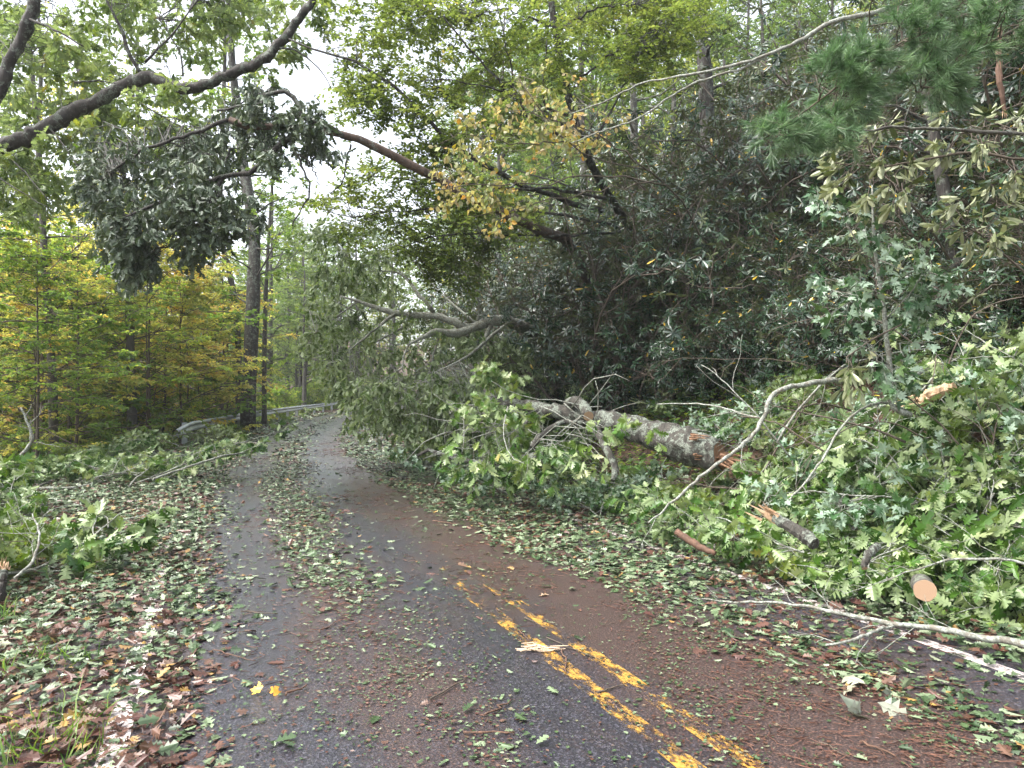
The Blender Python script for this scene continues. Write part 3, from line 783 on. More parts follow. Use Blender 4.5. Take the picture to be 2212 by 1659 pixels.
# ------------------------------------------------------------------ rhododendron shrubs
def make_rhodo(seed, h, nst, lm, bm, size=(.10, .16), whorl=9, name='rhododendron'):
    rng = RNG(seed); root = empty(name, (0, 0, 0), 'x', 'shrub')
    B0 = rng.normal(size=(nst, 3)) * np.array([.25, .25, 0]); a = rng.uniform(0, 6.28, nst)
    D = norm(np.stack([np.cos(a) * .55, np.sin(a) * .55, np.full(nst, 1.)], -1))
    st = grow(rng, B0, D, rng.uniform(h * .75, h * 1.05, (nst, 1)), 9, droop=-.02, wob=.22)
    g = Geo(); tubes(g, st, taper(st, .028, .010), 5, cap=False)
    B = children(rng, st, 10, (.5, 1.2), 55, 6, t0=.18, wob=.3, flat=.2, up=.1, ends=True)
    tubes(g, B, taper(B, .011, .005), 4, cap=False)
    tw = children(rng, B, 6, (.2, .6), 50, 4, t0=.3, wob=.25, up=.15, ends=True)
    tubes(g, tw, taper(tw, .005, .003), 3, cap=False)
    g.build('stems', bm, root, smooth=True)
    E = tw[:, -1]; T = norm(tw[:, -1] - tw[:, -2]); M = len(E)
    T = norm(T + np.array([0, 0, .5]))
    ref = norm(rng.normal(size=(M, 3))); A = norm(np.cross(T, ref)); Bx = np.cross(A, T)
    th = (np.arange(whorl)[None] / whorl + rng.random((M, 1))) * 2 * np.pi + rng.normal(0, .2, (M, whorl))
    rad = np.cos(th)[..., None] * A[:, None] + np.sin(th)[..., None] * Bx[:, None]
    op = rng.uniform(.0, .6, (M, whorl, 1)) - .3
    ax = norm(rad + T[:, None] * op + np.array([0, 0, -.15])); nr = T[:, None] + rad * .15 + rng.normal(size=(M, whorl, 3)) * .2
    g = Geo(); tint = np.clip(.3 * rng.random((M, 1)) + .65 * rng.random((M, whorl)), 0, .93); tint = np.where(rng.random((M, whorl)) < .012, 1.0, tint)
    pos = E[:, None] + rng.normal(size=(M, whorl, 1)) * .015 * T[:, None]
    leaves(g, RHODO, pos.reshape(-1, 3), ax.reshape(-1, 3), nr.reshape(-1, 3), rng.uniform(size[0], size[1], M * whorl), tint.ravel(), rng, bend=.12, curl=.8)
    g.build('foliage', lm, root)
    return root
MB_RSTEM = bark_mat('rhododendron_stem', (.05, .038, .028), (.16, .125, .095), None, 0, scale=20)
RH = [make_rhodo(41 + i, hh, ns, ML_RHODO, MB_RSTEM) for i, (hh, ns) in enumerate([(4.2, 9), (3.6, 9), (4.6, 8), (2.0, 7)])]
def thicket():
    rng = RNG(6); q = []; tr = 0
    while tr < 9000 and len(q) < 130:
        tr += 1
        y = rng.uniform(5.5, 36); d = rng.uniform(4.9, 17)
        lo = np.interp(y, [5, 8, 14, 17, 20, 36], [6.6, 7.6, 7.6, 6.3, 5.2, 5.0])
        if d < lo: continue
        x = float(Xc(y)) + d / math.cos(float(Th(y)))
        px = 1106 + x / y * FPX
        if px > 2500 or px < 1075: continue
        if min([((x - a) ** 2 + (y - b) ** 2) for a, b in q] + [99]) < 1.25 ** 2: continue
        q.append((x, y))
        front = d < lo + 1.6
        k = int(rng.integers(3)) if not (front and rng.random() < .75) else 3
        hcap = np.interp(px, [1080, 1200, 1330, 1450, 1600], [4.6, 5.0, 5.2, 5.6, 6.0])
        s = rng.uniform(.85, 1.15) * (hcap / 4.6 if k < 3 else 1)
        copy_tree(RH[k], (x, y, float(H(x, y)) - .05), rng.uniform(0, 6.28), s,
                  where_right(px, y)[0] + ('tall' if k < 3 else 'low') + ' dark rhododendron in the thicket ' + where_right(px, y)[1],
                  'tall rhododendrons of the thicket' if k < 3 else 'low rhododendrons below the thicket')
thicket()
def thicket_skirt():
    rng = RNG(66)
    for px, y in ((1125, 19.5), (1180, 17.8), (1225, 16.8), (1285, 15.8), (1345, 15.2), (1415, 14.2), (1165, 21.5), (1250, 19), (1330, 17.6), (1400, 16.4)):
        x = (px - 1106) / FPX * y
        copy_tree(RH[int(rng.integers(3))], (x, y, float(H(x, y)) - .1), rng.uniform(0, 6.28), rng.uniform(1.0, 1.2), ('farther ' if y > 17 else 'nearer ') + 'tall rhododendron at the thicket left end ' + ('behind the crown tips' if px < 1200 else 'behind the crown butt' if px < 1340 else 'above the middle of the log'), 'rhododendrons at the left end of the thicket')
    for i in range(44):
        y = 7.5 + 17 * (i + rng.random()) / 44
        d = float(np.interp(y, [5, 8, 14, 17, 24], [6.1, 6.6, 6.4, 5.4, 4.9])) + rng.uniform(-.3, .7)
        x = float(Xc(y)) + d / math.cos(float(Th(y)))
        px = 1106 + x / y * FPX
        copy_tree(RH[3], (x, y, float(H(x, y)) - .35), rng.uniform(0, 6.28), rng.uniform(.55, .9), 'knee high rhododendron on the slope below the thicket ' + where_right(px, y)[1], 'low rhododendrons below the thicket')
thicket_skirt()

# ------------------------------------------------------------------ helper: leafy sprays at cluster centres joined to limbs
def sprays(root, rng, centres, limbs, bark, leafm, T, size, per, ntw=5, tlen=(.25, .55), flat=.6, droop=.0, ldroop=.1, r=.008, flip=0, spread=.8, bend=.25, curl=.5, tintc=None, sag=.12, part='foliage', brname='branches', bmesh_=None, lflat=None, width=1.0, t0=.45, K=6, ang=50):
    c = np.array(centres); gz = H(c[:, 0], c[:, 1]) + .08; c[:, 2] = np.maximum(c[:, 2], gz)
    P = connect(rng, c, limbs, K=K, sag=sag)
    L = np.linalg.norm(P[:, -1] - P[:, 0], axis=1)
    g = bmesh_ or Geo()
    tubes(g, P, taper(P, r * (.6 + .35 * np.minimum(L, 3)), r * .35), 4, cap=False)
    tw = children(rng, P, ntw, tlen, ang, 4, t0=t0, flat=flat, droop=droop, wob=.15, ends=True)
    # keep the sprays near their centre when the branchlet is long
    tubes(g, tw, taper(tw, .0035, .0015), 3, cap=False)
    if bmesh_ is None: g.build(brname, bark, root, smooth=True)
    g2 = Geo()
    ts = rng.random(len(P)) if tintc is None else tintc
    twig_leaves(g2, rng, tw, per, T, size, droop=ldroop, flat=flat if lflat is None else lflat, spread=spread, flip=flip, bend=bend, curl=curl, tscale=np.repeat(ts, ntw), width=width)
    g2.build(part, leafm, root)

# ------------------------------------------------------------------ oak whose limb crosses the sky at upper left
def oak_over():
    rng = RNG(51)
    base = at(-520, 900, 15); base[2] = float(H(base[0], base[1])) - .2
    root = empty('leaning_oak', base, 'oak reaching a long dark crooked limb across the sky at upper left', 'tree')
    fork = at(-420, 520, 14.3)
    g = Geo()
    tp = np.array([base, base * .5 + fork * .5 + [.2, 0, 0], fork, fork + [-.3, .2, 3], fork + [-.2, .4, 7]])
    limb(g, tp, .34, .2, 16, 12, rng, .04)
    g.build('trunk', MB_DARK, root, smooth=True)
    g = Geo()
    A = np.vstack([fork, path((-160, 400, 14), (0, 318, 14), (55, 297, 14), (110, 268, 14), (160, 238, 14), (205, 222, 14), (260, 188, 14), (318, 167, 14), (350, 178, 14), (390, 189, 14), (432, 187, 14), (480, 168, 14), (540, 143, 14), (580, 118, 14), (600, 95, 14), (618, 78, 14), (640, 48, 14), (662, 22, 14), (700, -40, 14))])
    A1, _ = limb(g, A, .185, .065, 110, 11, rng, .10, .016)
    B = np.vstack([fork + [-.1, .2, 1.], path((-70, 270, 13.6), (2, 185, 13.6), (22, 130, 13.6), (52, 70, 13.6), (70, 20, 13.6), (85, -40, 13.6))])
    B1, _ = limb(g, B, .15, .10, 50, 10, rng, .10, .014)
    g.build('limb', MB_DARK, root, smooth=True)
    g = Geo(); sub = []
    for pts, r0 in (([(308, 166, 14), (280, 118, 13.9), (262, 60, 13.8), (228, 0, 13.7), (215, -40, 13.7)], .04),
                    ([(313, 135, 14), (352, 95, 14), (400, 40, 14), (440, -20, 14)], .025), ([(395, 165, 14), (388, 110, 14), (340, 40, 14)], .02),
                    ([(160, 178, 13.6), (200, 175, 13.7), (250, 180, 13.9)], .02), ([(600, 102, 14), (640, 110, 14), (690, 150, 14), (715, 190, 14)], .02),
                    ([(55, 40, 13.6), (110, 60, 13.3), (180, 100, 13.2)], .03), ([(270, 196, 14), (330, 240, 13.8), (400, 280, 13.6)], .018),
                    ([(100, 270, 14), (150, 330, 13.6), (200, 420, 13.4)], .02), ([(0, 318, 14), (60, 380, 13.4), (110, 440, 13.2)], .02), ([(-60, 330, 13.8), (20, 400, 13.2), (110, 450, 13)], .02)):
        q, _ = limb(g, path(*pts), r0, r0 * .35, 10, 6, rng, .05, .01); sub.append(q)
    c1 = np.vstack([region(rng, [(-40, 330), (60, 310), (200, 240), (330, 180), (455, 205), (480, 300), (380, 400), (280, 330), (150, 330), (210, 470), (-40, 500)], 105, 13.2, 16.5), region(rng, [(-40, 70), (230, 100), (300, 150), (190, 215), (50, 285), (-40, 310)], 80, 14.4, 17.5)])
    c2 = region(rng, [(180, -40), (640, -40), (640, 10), (560, 100), (420, 150), (330, 120), (200, 60)], 90, 14.4, 18)
    c3 = region(rng, [(540, 60), (600, 90), (640, 50), (700, -30), (760, 10), (690, 90), (600, 190), (560, 170)], 12, 14.2, 15)
    lim = [A1, B1] + sub
    P = np.vstack([c1, c2, c3])
    sprays(root, rng, P, lim, MB_DARK, ML_OAK, OAK_LO, (.12, .18), 7, ntw=5, tlen=(.2, .5), flat=.55, ldroop=.25, lflat=.45, bmesh_=g, r=.006, t0=.55)
    g.build('branches', MB_DARK, root, smooth=True)
oak_over()

# ------------------------------------------------------------------ snapped oak leaning over the road, wilted leaves hanging from it
def leaning_snag():
    rng = RNG(52); SC = .76
    def path(*p): a = np.array(p, float); return at(a[:, 0], a[:, 1], a[:, 2] * SC)
    def reg(rng, poly, n, a, c): return region(rng, poly, n, a * SC, c * SC)
    base = at(1330, 640, 24 * SC); base[2] = float(H(base[0], base[1])) - .2
    root = empty('snapped_leaning_tree', base, 'snapped tree leaning out of the thicket over the road with wilted dark leaves', 'tree')
    g = Geo()
    T = np.vstack([base, path((1250, 560, 21), (1150, 492, 18), (1040, 436, 16.5), (930, 380, 16), (860, 342, 15.7), (800, 312, 15.5), (740, 292, 15.3), (700, 288, 15.1), (650, 281, 15), (600, 276, 14.9), (545, 272, 14.8), (496, 258, 14.8))])
    T1, _ = limb(g, T, .135, .045, 44, 10, rng, .09, .02)
    g.build('trunk', bark_mat('snapped_bark', (.03, .022, .016), (.13, .085, .06), (.22, .22, .18), .25, lscale=5), root, smooth=True)
    g = Geo()
    fl = []
    for pts, r0 in (([(760, 300, 15.4), (735, 292, 15.2), (700, 268, 15), (656, 257, 14.9), (645, 230, 14.9), (635, 208, 14.9), (611, 195, 14.9), (576, 202, 14.9), (566, 214, 14.9), (556, 230, 14.8), (520, 228, 14.8), (468, 239, 14.7)], .06),
                    ([(656, 257, 14.9), (625, 248, 14.8), (588, 252, 14.8)], .045),
                    ([(640, 290, 15), (618, 306, 15), (590, 330, 14.9), (569, 349, 14.8), (534, 375, 14.7), (486, 382, 14.6), (434, 399, 14.5), (364, 430, 14.4), (312, 451, 14.3), (250, 480, 14.2)], .06),
                    ([(625, 300, 15), (642, 333, 14.9), (655, 365, 14.9), (670, 399, 14.8), (660, 430, 14.8), (649, 451, 14.8), (632, 488, 14.7)], .028),
                    ([(642, 333, 14.9), (668, 350, 14.9), (690, 400, 14.8)], .02),
                    ([(758, 312, 15.4), (748, 350, 15.3), (741, 392, 15.2), (713, 418, 15.2)], .022),
                    ([(480, 384, 14.6), (460, 430, 14.5), (437, 486, 14.4), (392, 514, 14.3), (360, 535, 14.3)], .045),
                    ([(500, 320, 14.8), (478, 355, 14.6), (450, 330, 14.6), (420, 345, 14.5)], .022),
                    ([(496, 258, 14.8), (440, 280, 14.6), (380, 300, 14.5), (300, 330, 14.3), (240, 370, 14.2)], .045)):
        q, _ = limb(g, path(*pts), r0 * SC, r0 * .45 * SC, 16, 7, rng, .08, .012); fl.append(q)
    c = np.vstack([reg(rng, [(150, 330), (330, 300), (480, 320), (560, 300), (620, 330), (540, 400), (470, 480), (400, 520), (330, 480), (250, 520), (160, 440)], 125, 13.4, 18.5),
                   reg(rng, [(225, 440), (330, 460), (330, 590), (290, 620), (235, 580)], 36, 13.6, 15.2),
                   reg(rng, [(360, 420), (520, 400), (560, 470), (430, 560), (360, 520)], 32, 13.8, 15.5),
                   reg(rng, [(470, 180), (620, 190), (740, 300), (720, 350), (600, 330), (480, 300)], 40, 14.2, 16)])
    sprays(root, rng, c, fl + [T1[-14:]], MB_DARK, ML_DARKOAK, OAK_LO, (.08, .125), 8, ntw=6, tlen=(.2, .5), flat=.1, droop=.25, ldroop=.9, lflat=.1, flip=.4, bmesh_=g, r=.006, t0=.6, spread=.5, bend=.4, curl=1.2)
    g.build('branches', MB_DARK, root, smooth=True)
leaning_snag()

# ------------------------------------------------------------------ beech on the bank, bright layered leaves over the road
def beech():
    rng = RNG(53)
    base = at(1440, 640, 21); base[2] = float(H(base[0], base[1])) - .2
    root = empty('beech_tree', base, 'bright green beech spreading layered branches across the top centre', 'tree')
    g = Geo()
    T = np.vstack([base, path((1400, 560, 19.5), (1345, 470, 17.5), (1290, 380, 15.6), (1250, 290, 14.4), (1215, 150, 14.2), (1190, 0, 14), (1170, -150, 14))])
    T1, _ = limb(g, T, .13, .05, 30, 9, rng, .03)
    g.build('trunk', MB_DARK, root, smooth=True)
    g = Geo(); bl = []
    for pts, r0 in (([(1300, 455, 14.9), (1200, 425, 14.2), (1109, 389, 13.6), (1025, 340, 13.3), (956, 295, 13.1), (900, 228, 13), (860, 192, 13), (827, 167, 13), (765, 133, 13), (713, 119, 13), (660, 100, 13), (624, 84, 13)], .06),
                    ([(1250, 300, 14.4), (1180, 245, 13.7), (1098, 201, 13.2), (1011, 101, 13), (960, 40, 13), (921, -20, 13)], .035),
                    ([(1240, 250, 14.4), (1178, 230, 14), (1180, 160, 13.8), (1181, 87, 13.6), (1195, -20, 13.5)], .03),
                    ([(1260, 320, 14.4), (1147, 257, 14), (1110, 190, 13.8), (1102, 128, 13.6), (1085, 60, 13.5), (1070, -20, 13.5)], .03),
                    ([(1270, 350, 14.5), (1164, 226, 13.8), (1060, 191, 13.4), (991, 173, 13.2), (930, 172, 13.1)], .03),
                    ([(1310, 430, 14.8), (1200, 410, 14), (1105, 406, 13.5), (956, 396, 13.1), (869, 389, 12.9), (800, 380, 12.8)], .035),
                    ([(1340, 500, 15), (1200, 510, 14.2), (1095, 508, 13.6), (1010, 505, 13.2), (940, 512, 13), (860, 540, 12.8)], .03),
                    ([(1335, 490, 15), (1180, 460, 14.2), (1060, 455, 13.7), (950, 450, 13.4), (850, 460, 13.2), (760, 470, 13)], .03),
                    ([(1200, 60, 14.1), (1150, 40, 13.8), (1090, 20, 13.5), (1020, 30, 13.3)], .025), ([(1270, 340, 14.5), (1340, 200, 14.2), (1390, 100, 14)], .035),
                    ([(1200, 70, 14.1), (1290, 20, 13.8), (1380, 10, 13.6)], .03), ([(1230, 200, 14.2), (1300, 130, 13.8), (1420, 60, 13.6)], .025)):
        q, _ = limb(g, path(*pts), r0, r0 * .25, 18, 6, rng, .05, .02); bl.append(q)
    c = np.vstack([region(rng, [(790, -40), (1500, -40), (1480, 150), (1330, 230), (1200, 200), (1100, 330), (1000, 330), (900, 240), (830, 150), (820, 60)], 400, 12.4, 16.5),
                   region(rng, [(720, 190), (860, 200), (1000, 300), (960, 380), (850, 300), (730, 270)], 75, 12.4, 14),
                   region(rng, [(760, 330), (900, 350), (1120, 400), (1180, 520), (1000, 560), (880, 560), (800, 560), (720, 500), (800, 450), (700, 460), (640, 440), (700, 410)], 190, 12.2, 15.2), region(rng, [(735, -40), (850, -40), (870, 180), (740, 230)], 46, 12.6, 14.5),
                   region(rng, [(880, 540), (1060, 540), (1040, 640), (920, 640)], 45, 12.6, 14.5),
                   region(rng, [(1300, -40), (1560, -40), (1540, 80), (1400, 200), (1320, 180)], 90, 13.5, 17)])
    sprays(root, rng, c, bl + [T1[-16:]], MB_DARK, ML_BEECH, BEECH, (.065, .10), 8, ntw=6, tlen=(.22, .5), flat=.92, ldroop=.05, lflat=.8, bmesh_=g, r=.005, t0=.5, sag=.05, bend=.1, curl=.3)
    g.build('branches', MB_DARK, root, smooth=True)
beech()

def hazel():
    rng = RNG(54)
    base = at(1600, 640, 14.5); base[2] = float(H(base[0], base[1])) - .2
    root = empty('witch_hazel', base, 'thin shrub with orange and yellow leaves hanging in front of the green beech', 'tree')
    g = Geo(); bl = []
    for pts, r0 in (([(1600, 640, 14.5), (1500, 480, 13.2), (1420, 380, 11.8), (1303, 347, 11), (1226, 305, 10.8), (1164, 226, 10.6), (1120, 170, 10.5)], .022),
                    ([(1440, 400, 11.4), (1300, 380, 10.9), (1150, 395, 10.6), (1000, 400, 10.4), (930, 410, 10.3)], .016),
                    ([(1400, 370, 11.3), (1290, 290, 10.9), (1200, 260, 10.6), (1100, 240, 10.4)], .014),
                    ([(1420, 390, 11.3), (1250, 420, 10.8), (1120, 450, 10.5), (1010, 470, 10.4)], .012),
                    ([(1226, 305, 10.8), (1120, 310, 10.5), (1000, 290, 10.3), (950, 310, 10.3)], .012)):
        q, _ = limb(g, path(*pts), r0, r0 * .3, 16, 5, rng, .05, .02); bl.append(q)
    c = np.vstack([region(rng, [(940, 270), (1100, 230), (1180, 120), (1290, 200), (1340, 250), (1290, 330), (1180, 360), (1120, 420), (1000, 440), (930, 380)], 74, 10, 12.6),
                   region(rng, [(930, 380), (1120, 380), (1160, 470), (1060, 520), (950, 480)], 20, 10, 11.2)])
    sprays(root, rng, c, bl, MB_TWIG, ML_HAZEL, BEECH, (.06, .10), 4, ntw=4, tlen=(.15, .35), flat=.5, ldroop=.5, lflat=.3, bmesh_=g, r=.004, t0=.6, width=1.15)
    g.build('stems', MB_TWIG, root, smooth=True)
hazel()

def limbr(g, pts, n=20, sides=9, rng=None, rough=.06, wob=0.0, mat=0, capmat=None):
    """pts: (px,py,Y,r)"""
    a = np.array(pts, float); P = at(a[:, 0], a[:, 1], a[:, 2])
    Q = resample(np.c_[P, a[:, 3]], n)
    rad = np.maximum(Q[:, 3], .001)
    if rng is not None:
        rad = rad * (1 + .05 * rng.normal(size=n))
        if wob: Q[1:-1, :3] += rng.normal(size=(n - 2, 3)) * wob
    tubes(g, Q[:, :3], rad, sides, rough=rough if rng is not None else 0, rng=rng, mat=mat, capmat=capmat)
    return Q[:, :3]
def shards(g, rng, p, d, n, length, width, spread=.25, mat=0):
    """splinters of torn wood"""
    d = norm(np.asarray(d, float))
    for k in range(n):
        dd = norm(d + rng.normal(size=3) * spread); s = norm(np.cross(dd, rng.normal(size=3))); t_ = np.cross(s, dd)
        L = rng.uniform(*length); w_ = rng.uniform(*width); b = np.asarray(p) + rng.normal(size=3) * width[1] * 1.3
        V = [b - s * w_ - t_ * w_ * .4, b + s * w_ - t_ * w_ * .4, b + t_ * w_ * .5, b + dd * L * .8 - s * w_ * .5, b + dd * L * .7 + s * w_ * .5, b + dd * L + t_ * w_ * .2]
        g.add(V, [0, 1, 4, 3, 1, 2, 5, 4, 2, 0, 3, 5, 3, 4, 5, 0, 2, 1], [4, 4, 4, 3, 3], mat=mat)

# ------------------------------------------------------------------ crown of the fallen oak lying from the bank over the right lane
def fallen_crown():
    rng = RNG(61)
    base = at(1175, 712, 16); 
    root = empty('fallen_oak_crown', base, 'fallen oak crown with grey limbs and wilted leaves blocking the right lane', 'fallen tree')
    g = Geo()
    L1 = limbr(g, [(1190, 740, 18.5, .13), (1140, 712, 17.2, .13), (1098, 696, 16.2, .12), (1060, 693, 16, .115), (1039, 701, 16, .11), (1008, 708, 16, .09), (977, 694, 16, .085), (942, 682, 16, .08), (900, 682, 16, .07), (859, 676, 16, .065), (817, 667, 16, .05), (775, 651, 16, .035), (735, 640, 16, .02)], 44, 10, rng, .06, .008)
    L3 = limbr(g, [(1039, 703, 16, .07), (1008, 714, 15.9, .09), (980, 720, 15.8, .085), (949, 716, 15.7, .07), (928, 722, 15.6, .06), (900, 735, 15.5, .03), (880, 745, 15.4, .015)], 18, 9, rng, .06, .006)
    g.build('limb', MB_PALE, root, smooth=True)
    g = Geo(); fl = [L1, L3]
    for pts in ([(937, 676, 16, .055), (921, 653, 16, .05), (900, 632, 16.1, .04), (883, 604, 16.2, .03), (852, 588, 16.3, .02), (800, 585, 16.3, .01)],
                [(1032, 694, 16, .03), (1036, 667, 15.9, .028), (1029, 642, 15.8, .022), (1018, 634, 15.8, .015)],
                [(859, 677, 16, .04), (831, 694, 15.8, .035), (793, 726, 15.6, .025), (755, 757, 15.4, .012)],
                [(1098, 696, 15.8, .03), (1060, 726, 15.5, .032), (1035, 750, 15.3, .03), (1008, 771, 15.2, .026), (956, 798, 15, .02), (918, 819, 15, .016), (880, 842, 14.9, .01)],
                [(895, 735, 15.6, .022), (876, 757, 15.4, .02), (868, 797, 15.2, .012)],
                [(1062, 700, 16, .05), (1052, 722, 15.9, .055), (1040, 760, 15.8, .05), (1034, 790, 15.7, .05)],
                [(949, 718, 15.8, .03), (938, 760, 15.9, .025), (930, 800, 15.9, .02)],
                [(880, 700, 16.2, .03), (820, 735, 16.4, .02), (765, 765, 16.6, .012), (700, 790, 16.8, .008)],
                [(883, 604, 16.2, .02), (840, 570, 16.4, .015), (790, 560, 16.6, .01), (740, 548, 16.8, .006)],
                [(775, 651, 16, .02), (720, 690, 16.3, .015), (680, 720, 16.5, .008)],
                [(1030, 700, 16, .03), (960, 640, 16.8, .025), (890, 560, 17.4, .02), (830, 500, 18, .012), (800, 470, 18, .006)]):
        fl.append(limbr(g, pts, 12, 6, rng, .06, .008))
    c = np.vstack([region(rng, [(655, 500), (760, 480), (860, 520), (900, 600), (860, 660), (760, 640), (690, 600)], 42, 16, 19),
                   region(rng, [(680, 600), (900, 640), (960, 720), (1080, 740), (1060, 860), (900, 880), (760, 880), (640, 790), (650, 690)], 120, 15.6, 18.5),
                   region(rng, [(735, 820), (900, 830), (1060, 840), (1120, 930), (1060, 985), (900, 960), (770, 935)], 170, 13.4, 17.2),
                   region(rng, [(1000, 740), (1100, 700), (1180, 820), (1060, 860)], 30, 15.2, 16.6)])
    sprays(root, rng, c, fl, MB_TWIG, ML_OLIVE, OAK_LO, (.09, .15), 7, ntw=5, tlen=(.25, .6), flat=.15, droop=.12, ldroop=.7, lflat=.1, flip=.4, bmesh_=g, r=.007, t0=.6, spread=.55, bend=.35, curl=1.0)
    g.build('branches', MB_PALE, root, smooth=True)
fallen_crown()

# ------------------------------------------------------------------ lichen covered log with sawn stub
def log():
    rng = RNG(62)
    p0 = at(1480, 960, 9.9); root = empty('fallen_log', (p0[0], p0[1], float(H(p0[0], p0[1]))), 'thick lichen crusted log with a torn end and a sawn stub', 'log')
    g = Geo()
    limbr(g, [(1556, 985, 9.55, .20), (1520, 975, 9.7, .235), (1480, 962, 9.9, .235), (1430, 945, 10.15, .21), (1372, 928, 10.45, .175), (1303, 910, 10.8, .14), (1216, 892, 11.3, .11), (1147, 877, 11.8, .085), (1077, 868, 12.3, .065), (1050, 842, 12.5, .045), (1015, 788, 12.8, .025)], 60, 18, rng, .10, .012, capmat=1)
    g.build('trunk', [MB_LICH, M_ROT], root, smooth=True)
    g = Geo()
    e = at(1556, 988, 9.5); dr = at(1620, 1005, 9.3) - e
    shards(g, rng, e + [0, 0, -.02], dr, 70, (.06, .30), (.008, .03), .22)
    shards(g, rng, at(1490, 945, 9.55), at(1540, 948, 9.5) - at(1490, 945, 9.55), 14, (.1, .25), (.006, .016), .1)
    shards(g, rng, at(1500, 985, 9.55), at(1560, 990, 9.5) - at(1500, 985, 9.55), 14, (.1, .3), (.006, .014), .08)
    g.build('torn_wood', M_ROT, root)
    g = Geo()
    limbr(g, [(1228, 872, 11.1, .075), (1244, 867, 10.95, .085), (1262, 880, 10.75, .08), (1271, 899, 10.5, .076)], 10, 14, rng, .03, 0, capmat=1)
    g.build('sawn_stub', [MB_LICH, M_END], root, smooth=True)
    for pts in ([(1278, 908, 10.6, .05), (1290, 930, 10.4, .055), (1303, 958, 10.2, .052), (1318, 985, 10, .05), (1328, 1003, 9.9, .05), (1330, 1025, 9.8, .045), (1324, 1038, 9.75, .03)],
                [(1262, 912, 10.6, .03), (1216, 913, 10.6, .035), (1196, 922, 10.5, .04), (1178, 935, 10.5, .045), (1160, 950, 10.4, .045), (1150, 968, 10.3, .04)],
                [(1143, 905, 11.3, .02), (1122, 934, 11, .022), (1105, 965, 10.7, .022), (1090, 990, 10.5, .018), (1068, 1012, 10.4, .01)],
                [(1143, 905, 11.3, .02), (1128, 930, 11.1, .022), (1115, 955, 10.9, .02), (1106, 990, 10.6, .012)],
                [(1143, 905, 11.3, .022), (1165, 918, 11, .025), (1178, 933, 10.8, .025), (1140, 900, 11.5, .01)],
                [(1184, 978, 10.3, .05), (1140, 988, 10.6, .05), (1080, 998, 11, .045), (1025, 1000, 11.4, .04), (965, 984, 12, .035), (925, 972, 12.4, .03), (900, 985, 12.4, .022)],
                [(1025, 1000, 11.3, .02), (990, 985, 11.5, .02), (960, 965, 11.8, .02), (1000, 940, 12, .018), (1060, 930, 12.2, .012)]):
        g = Geo(); limbr(g, pts, 14, 8, rng, .07, .006)
        g.build('branch', MB_LICH, root, smooth=True)
    g = Geo()
    for k in range(44):
        p = at(rng.uniform(960, 1320), rng.uniform(870, 960), rng.uniform(10.4, 12)); D = norm(rng.normal(size=3) * [1, .6, .5] + [-.6, -.5, -.1])
        P = grow(rng, p[None], D[None], np.array([[rng.uniform(.6, 1.5)]]), 7, .02, .2); tubes(g, P, taper(P, .011, .004), 5)
    g.build('twigs', MB_PALE, root, smooth=True)
    ln = [path((1303, 910, 10.8), (1216, 892, 11.3), (1147, 877, 11.8), (1077, 868, 12.3)), path((1178, 935, 10.5), (1150, 968, 10.3)), path((1105, 965, 10.7), (1068, 1012, 10.4)), path((1184, 978, 10.3), (1080, 998, 11), (965, 984, 12)), path((1060, 930, 12.2), (960, 965, 11.8))]
    c = np.vstack([region(rng, [(960, 880), (1010, 830), (1090, 850), (1170, 900), (1180, 960), (1080, 960), (980, 950)], 20, 10.2, 12.2), region(rng, [(930, 950), (1200, 960), (1290, 1000), (1240, 1070), (1020, 1060), (920, 1010)], 30, 9.6, 11.6),
                   region(rng, [(1010, 800), (1080, 780), (1140, 840), (1060, 860)], 10, 11.6, 12.6), region(rng, [(1280, 900), (1500, 940), (1560, 1010), (1400, 1030), (1300, 1000)], 3, 9.2, 9.6)])
    sprays(root, rng, c, ln, MB_PALE, ML_OAKFALL, OAK_HI, (.12, .18), 5, ntw=4, tlen=(.12, .32), flat=.2, droop=.06, ldroop=.55, lflat=.2, flip=.5, r=.006, t0=.55, spread=.55, bend=.3, curl=.7)
log()

# ------------------------------------------------------------------ single bare sticks, stubs and branches
def stick(name, pts, label, cat, mat, group=None, n=14, sides=8, capmat=None, seed=0, rough=.06, wob=.004, tips=0, torn=None, ground=False):
    rng = RNG(seed + 700)
    a = np.array(pts, float)
    if ground:
        P = np.array([gpt(x, y) for x, y, *_ in a]); Y = P[:, 1]
        a = np.c_[a[:, :2], Y, a[:, -1]]
    p0 = at(a[0, 0], a[0, 1], a[0, 2]); root = None
    g = Geo()
    P = at(a[:, 0], a[:, 1], a[:, 2])
    if ground: P[:, 2] += a[:, 3] * .9 + .02
    Q = resample(np.c_[P, a[:, 3]], n)
    if wob: Q[1:-1, :3] += rng.normal(size=(n - 2, 3)) * wob
    tubes(g, Q[:, :3], np.maximum(Q[:, 3], .001) * (1 + .05 * rng.normal(size=n)), sides, rough=rough, rng=rng, capmat=capmat and 1)
    if tips:
        T = children(rng, Q[None, :, :3], tips, (.15, .6), 45, 6, t0=.2, wob=.2, flat=.3)
        tubes(g, T, taper(T, max(.003, float(Q[:, 3].min()) * .6), .002), 4)
        T2 = children(rng, T, 3, (.08, .25), 45, 4, t0=.3, wob=.2, flat=.3); tubes(g, T2, taper(T2, .003, .0015), 3)
    if torn: 
        e = Q[0, :3]; shards(g, rng, e, Q[0, :3] - Q[2, :3], torn, (Q[0, 3] * 1.5, Q[0, 3] * 5), (Q[0, 3] * .15, Q[0, 3] * .45), .15, mat=1)
    o = g.build(name, [mat] + ([capmat] if capmat else [M_WOOD] if torn else []), smooth=not torn)
    me = o.data; off = Vector(Q[0, :3]); me.transform(Matrix.Translation(-off)); o.location = off
    return tag(o, label, cat, group), Q[:, :3]

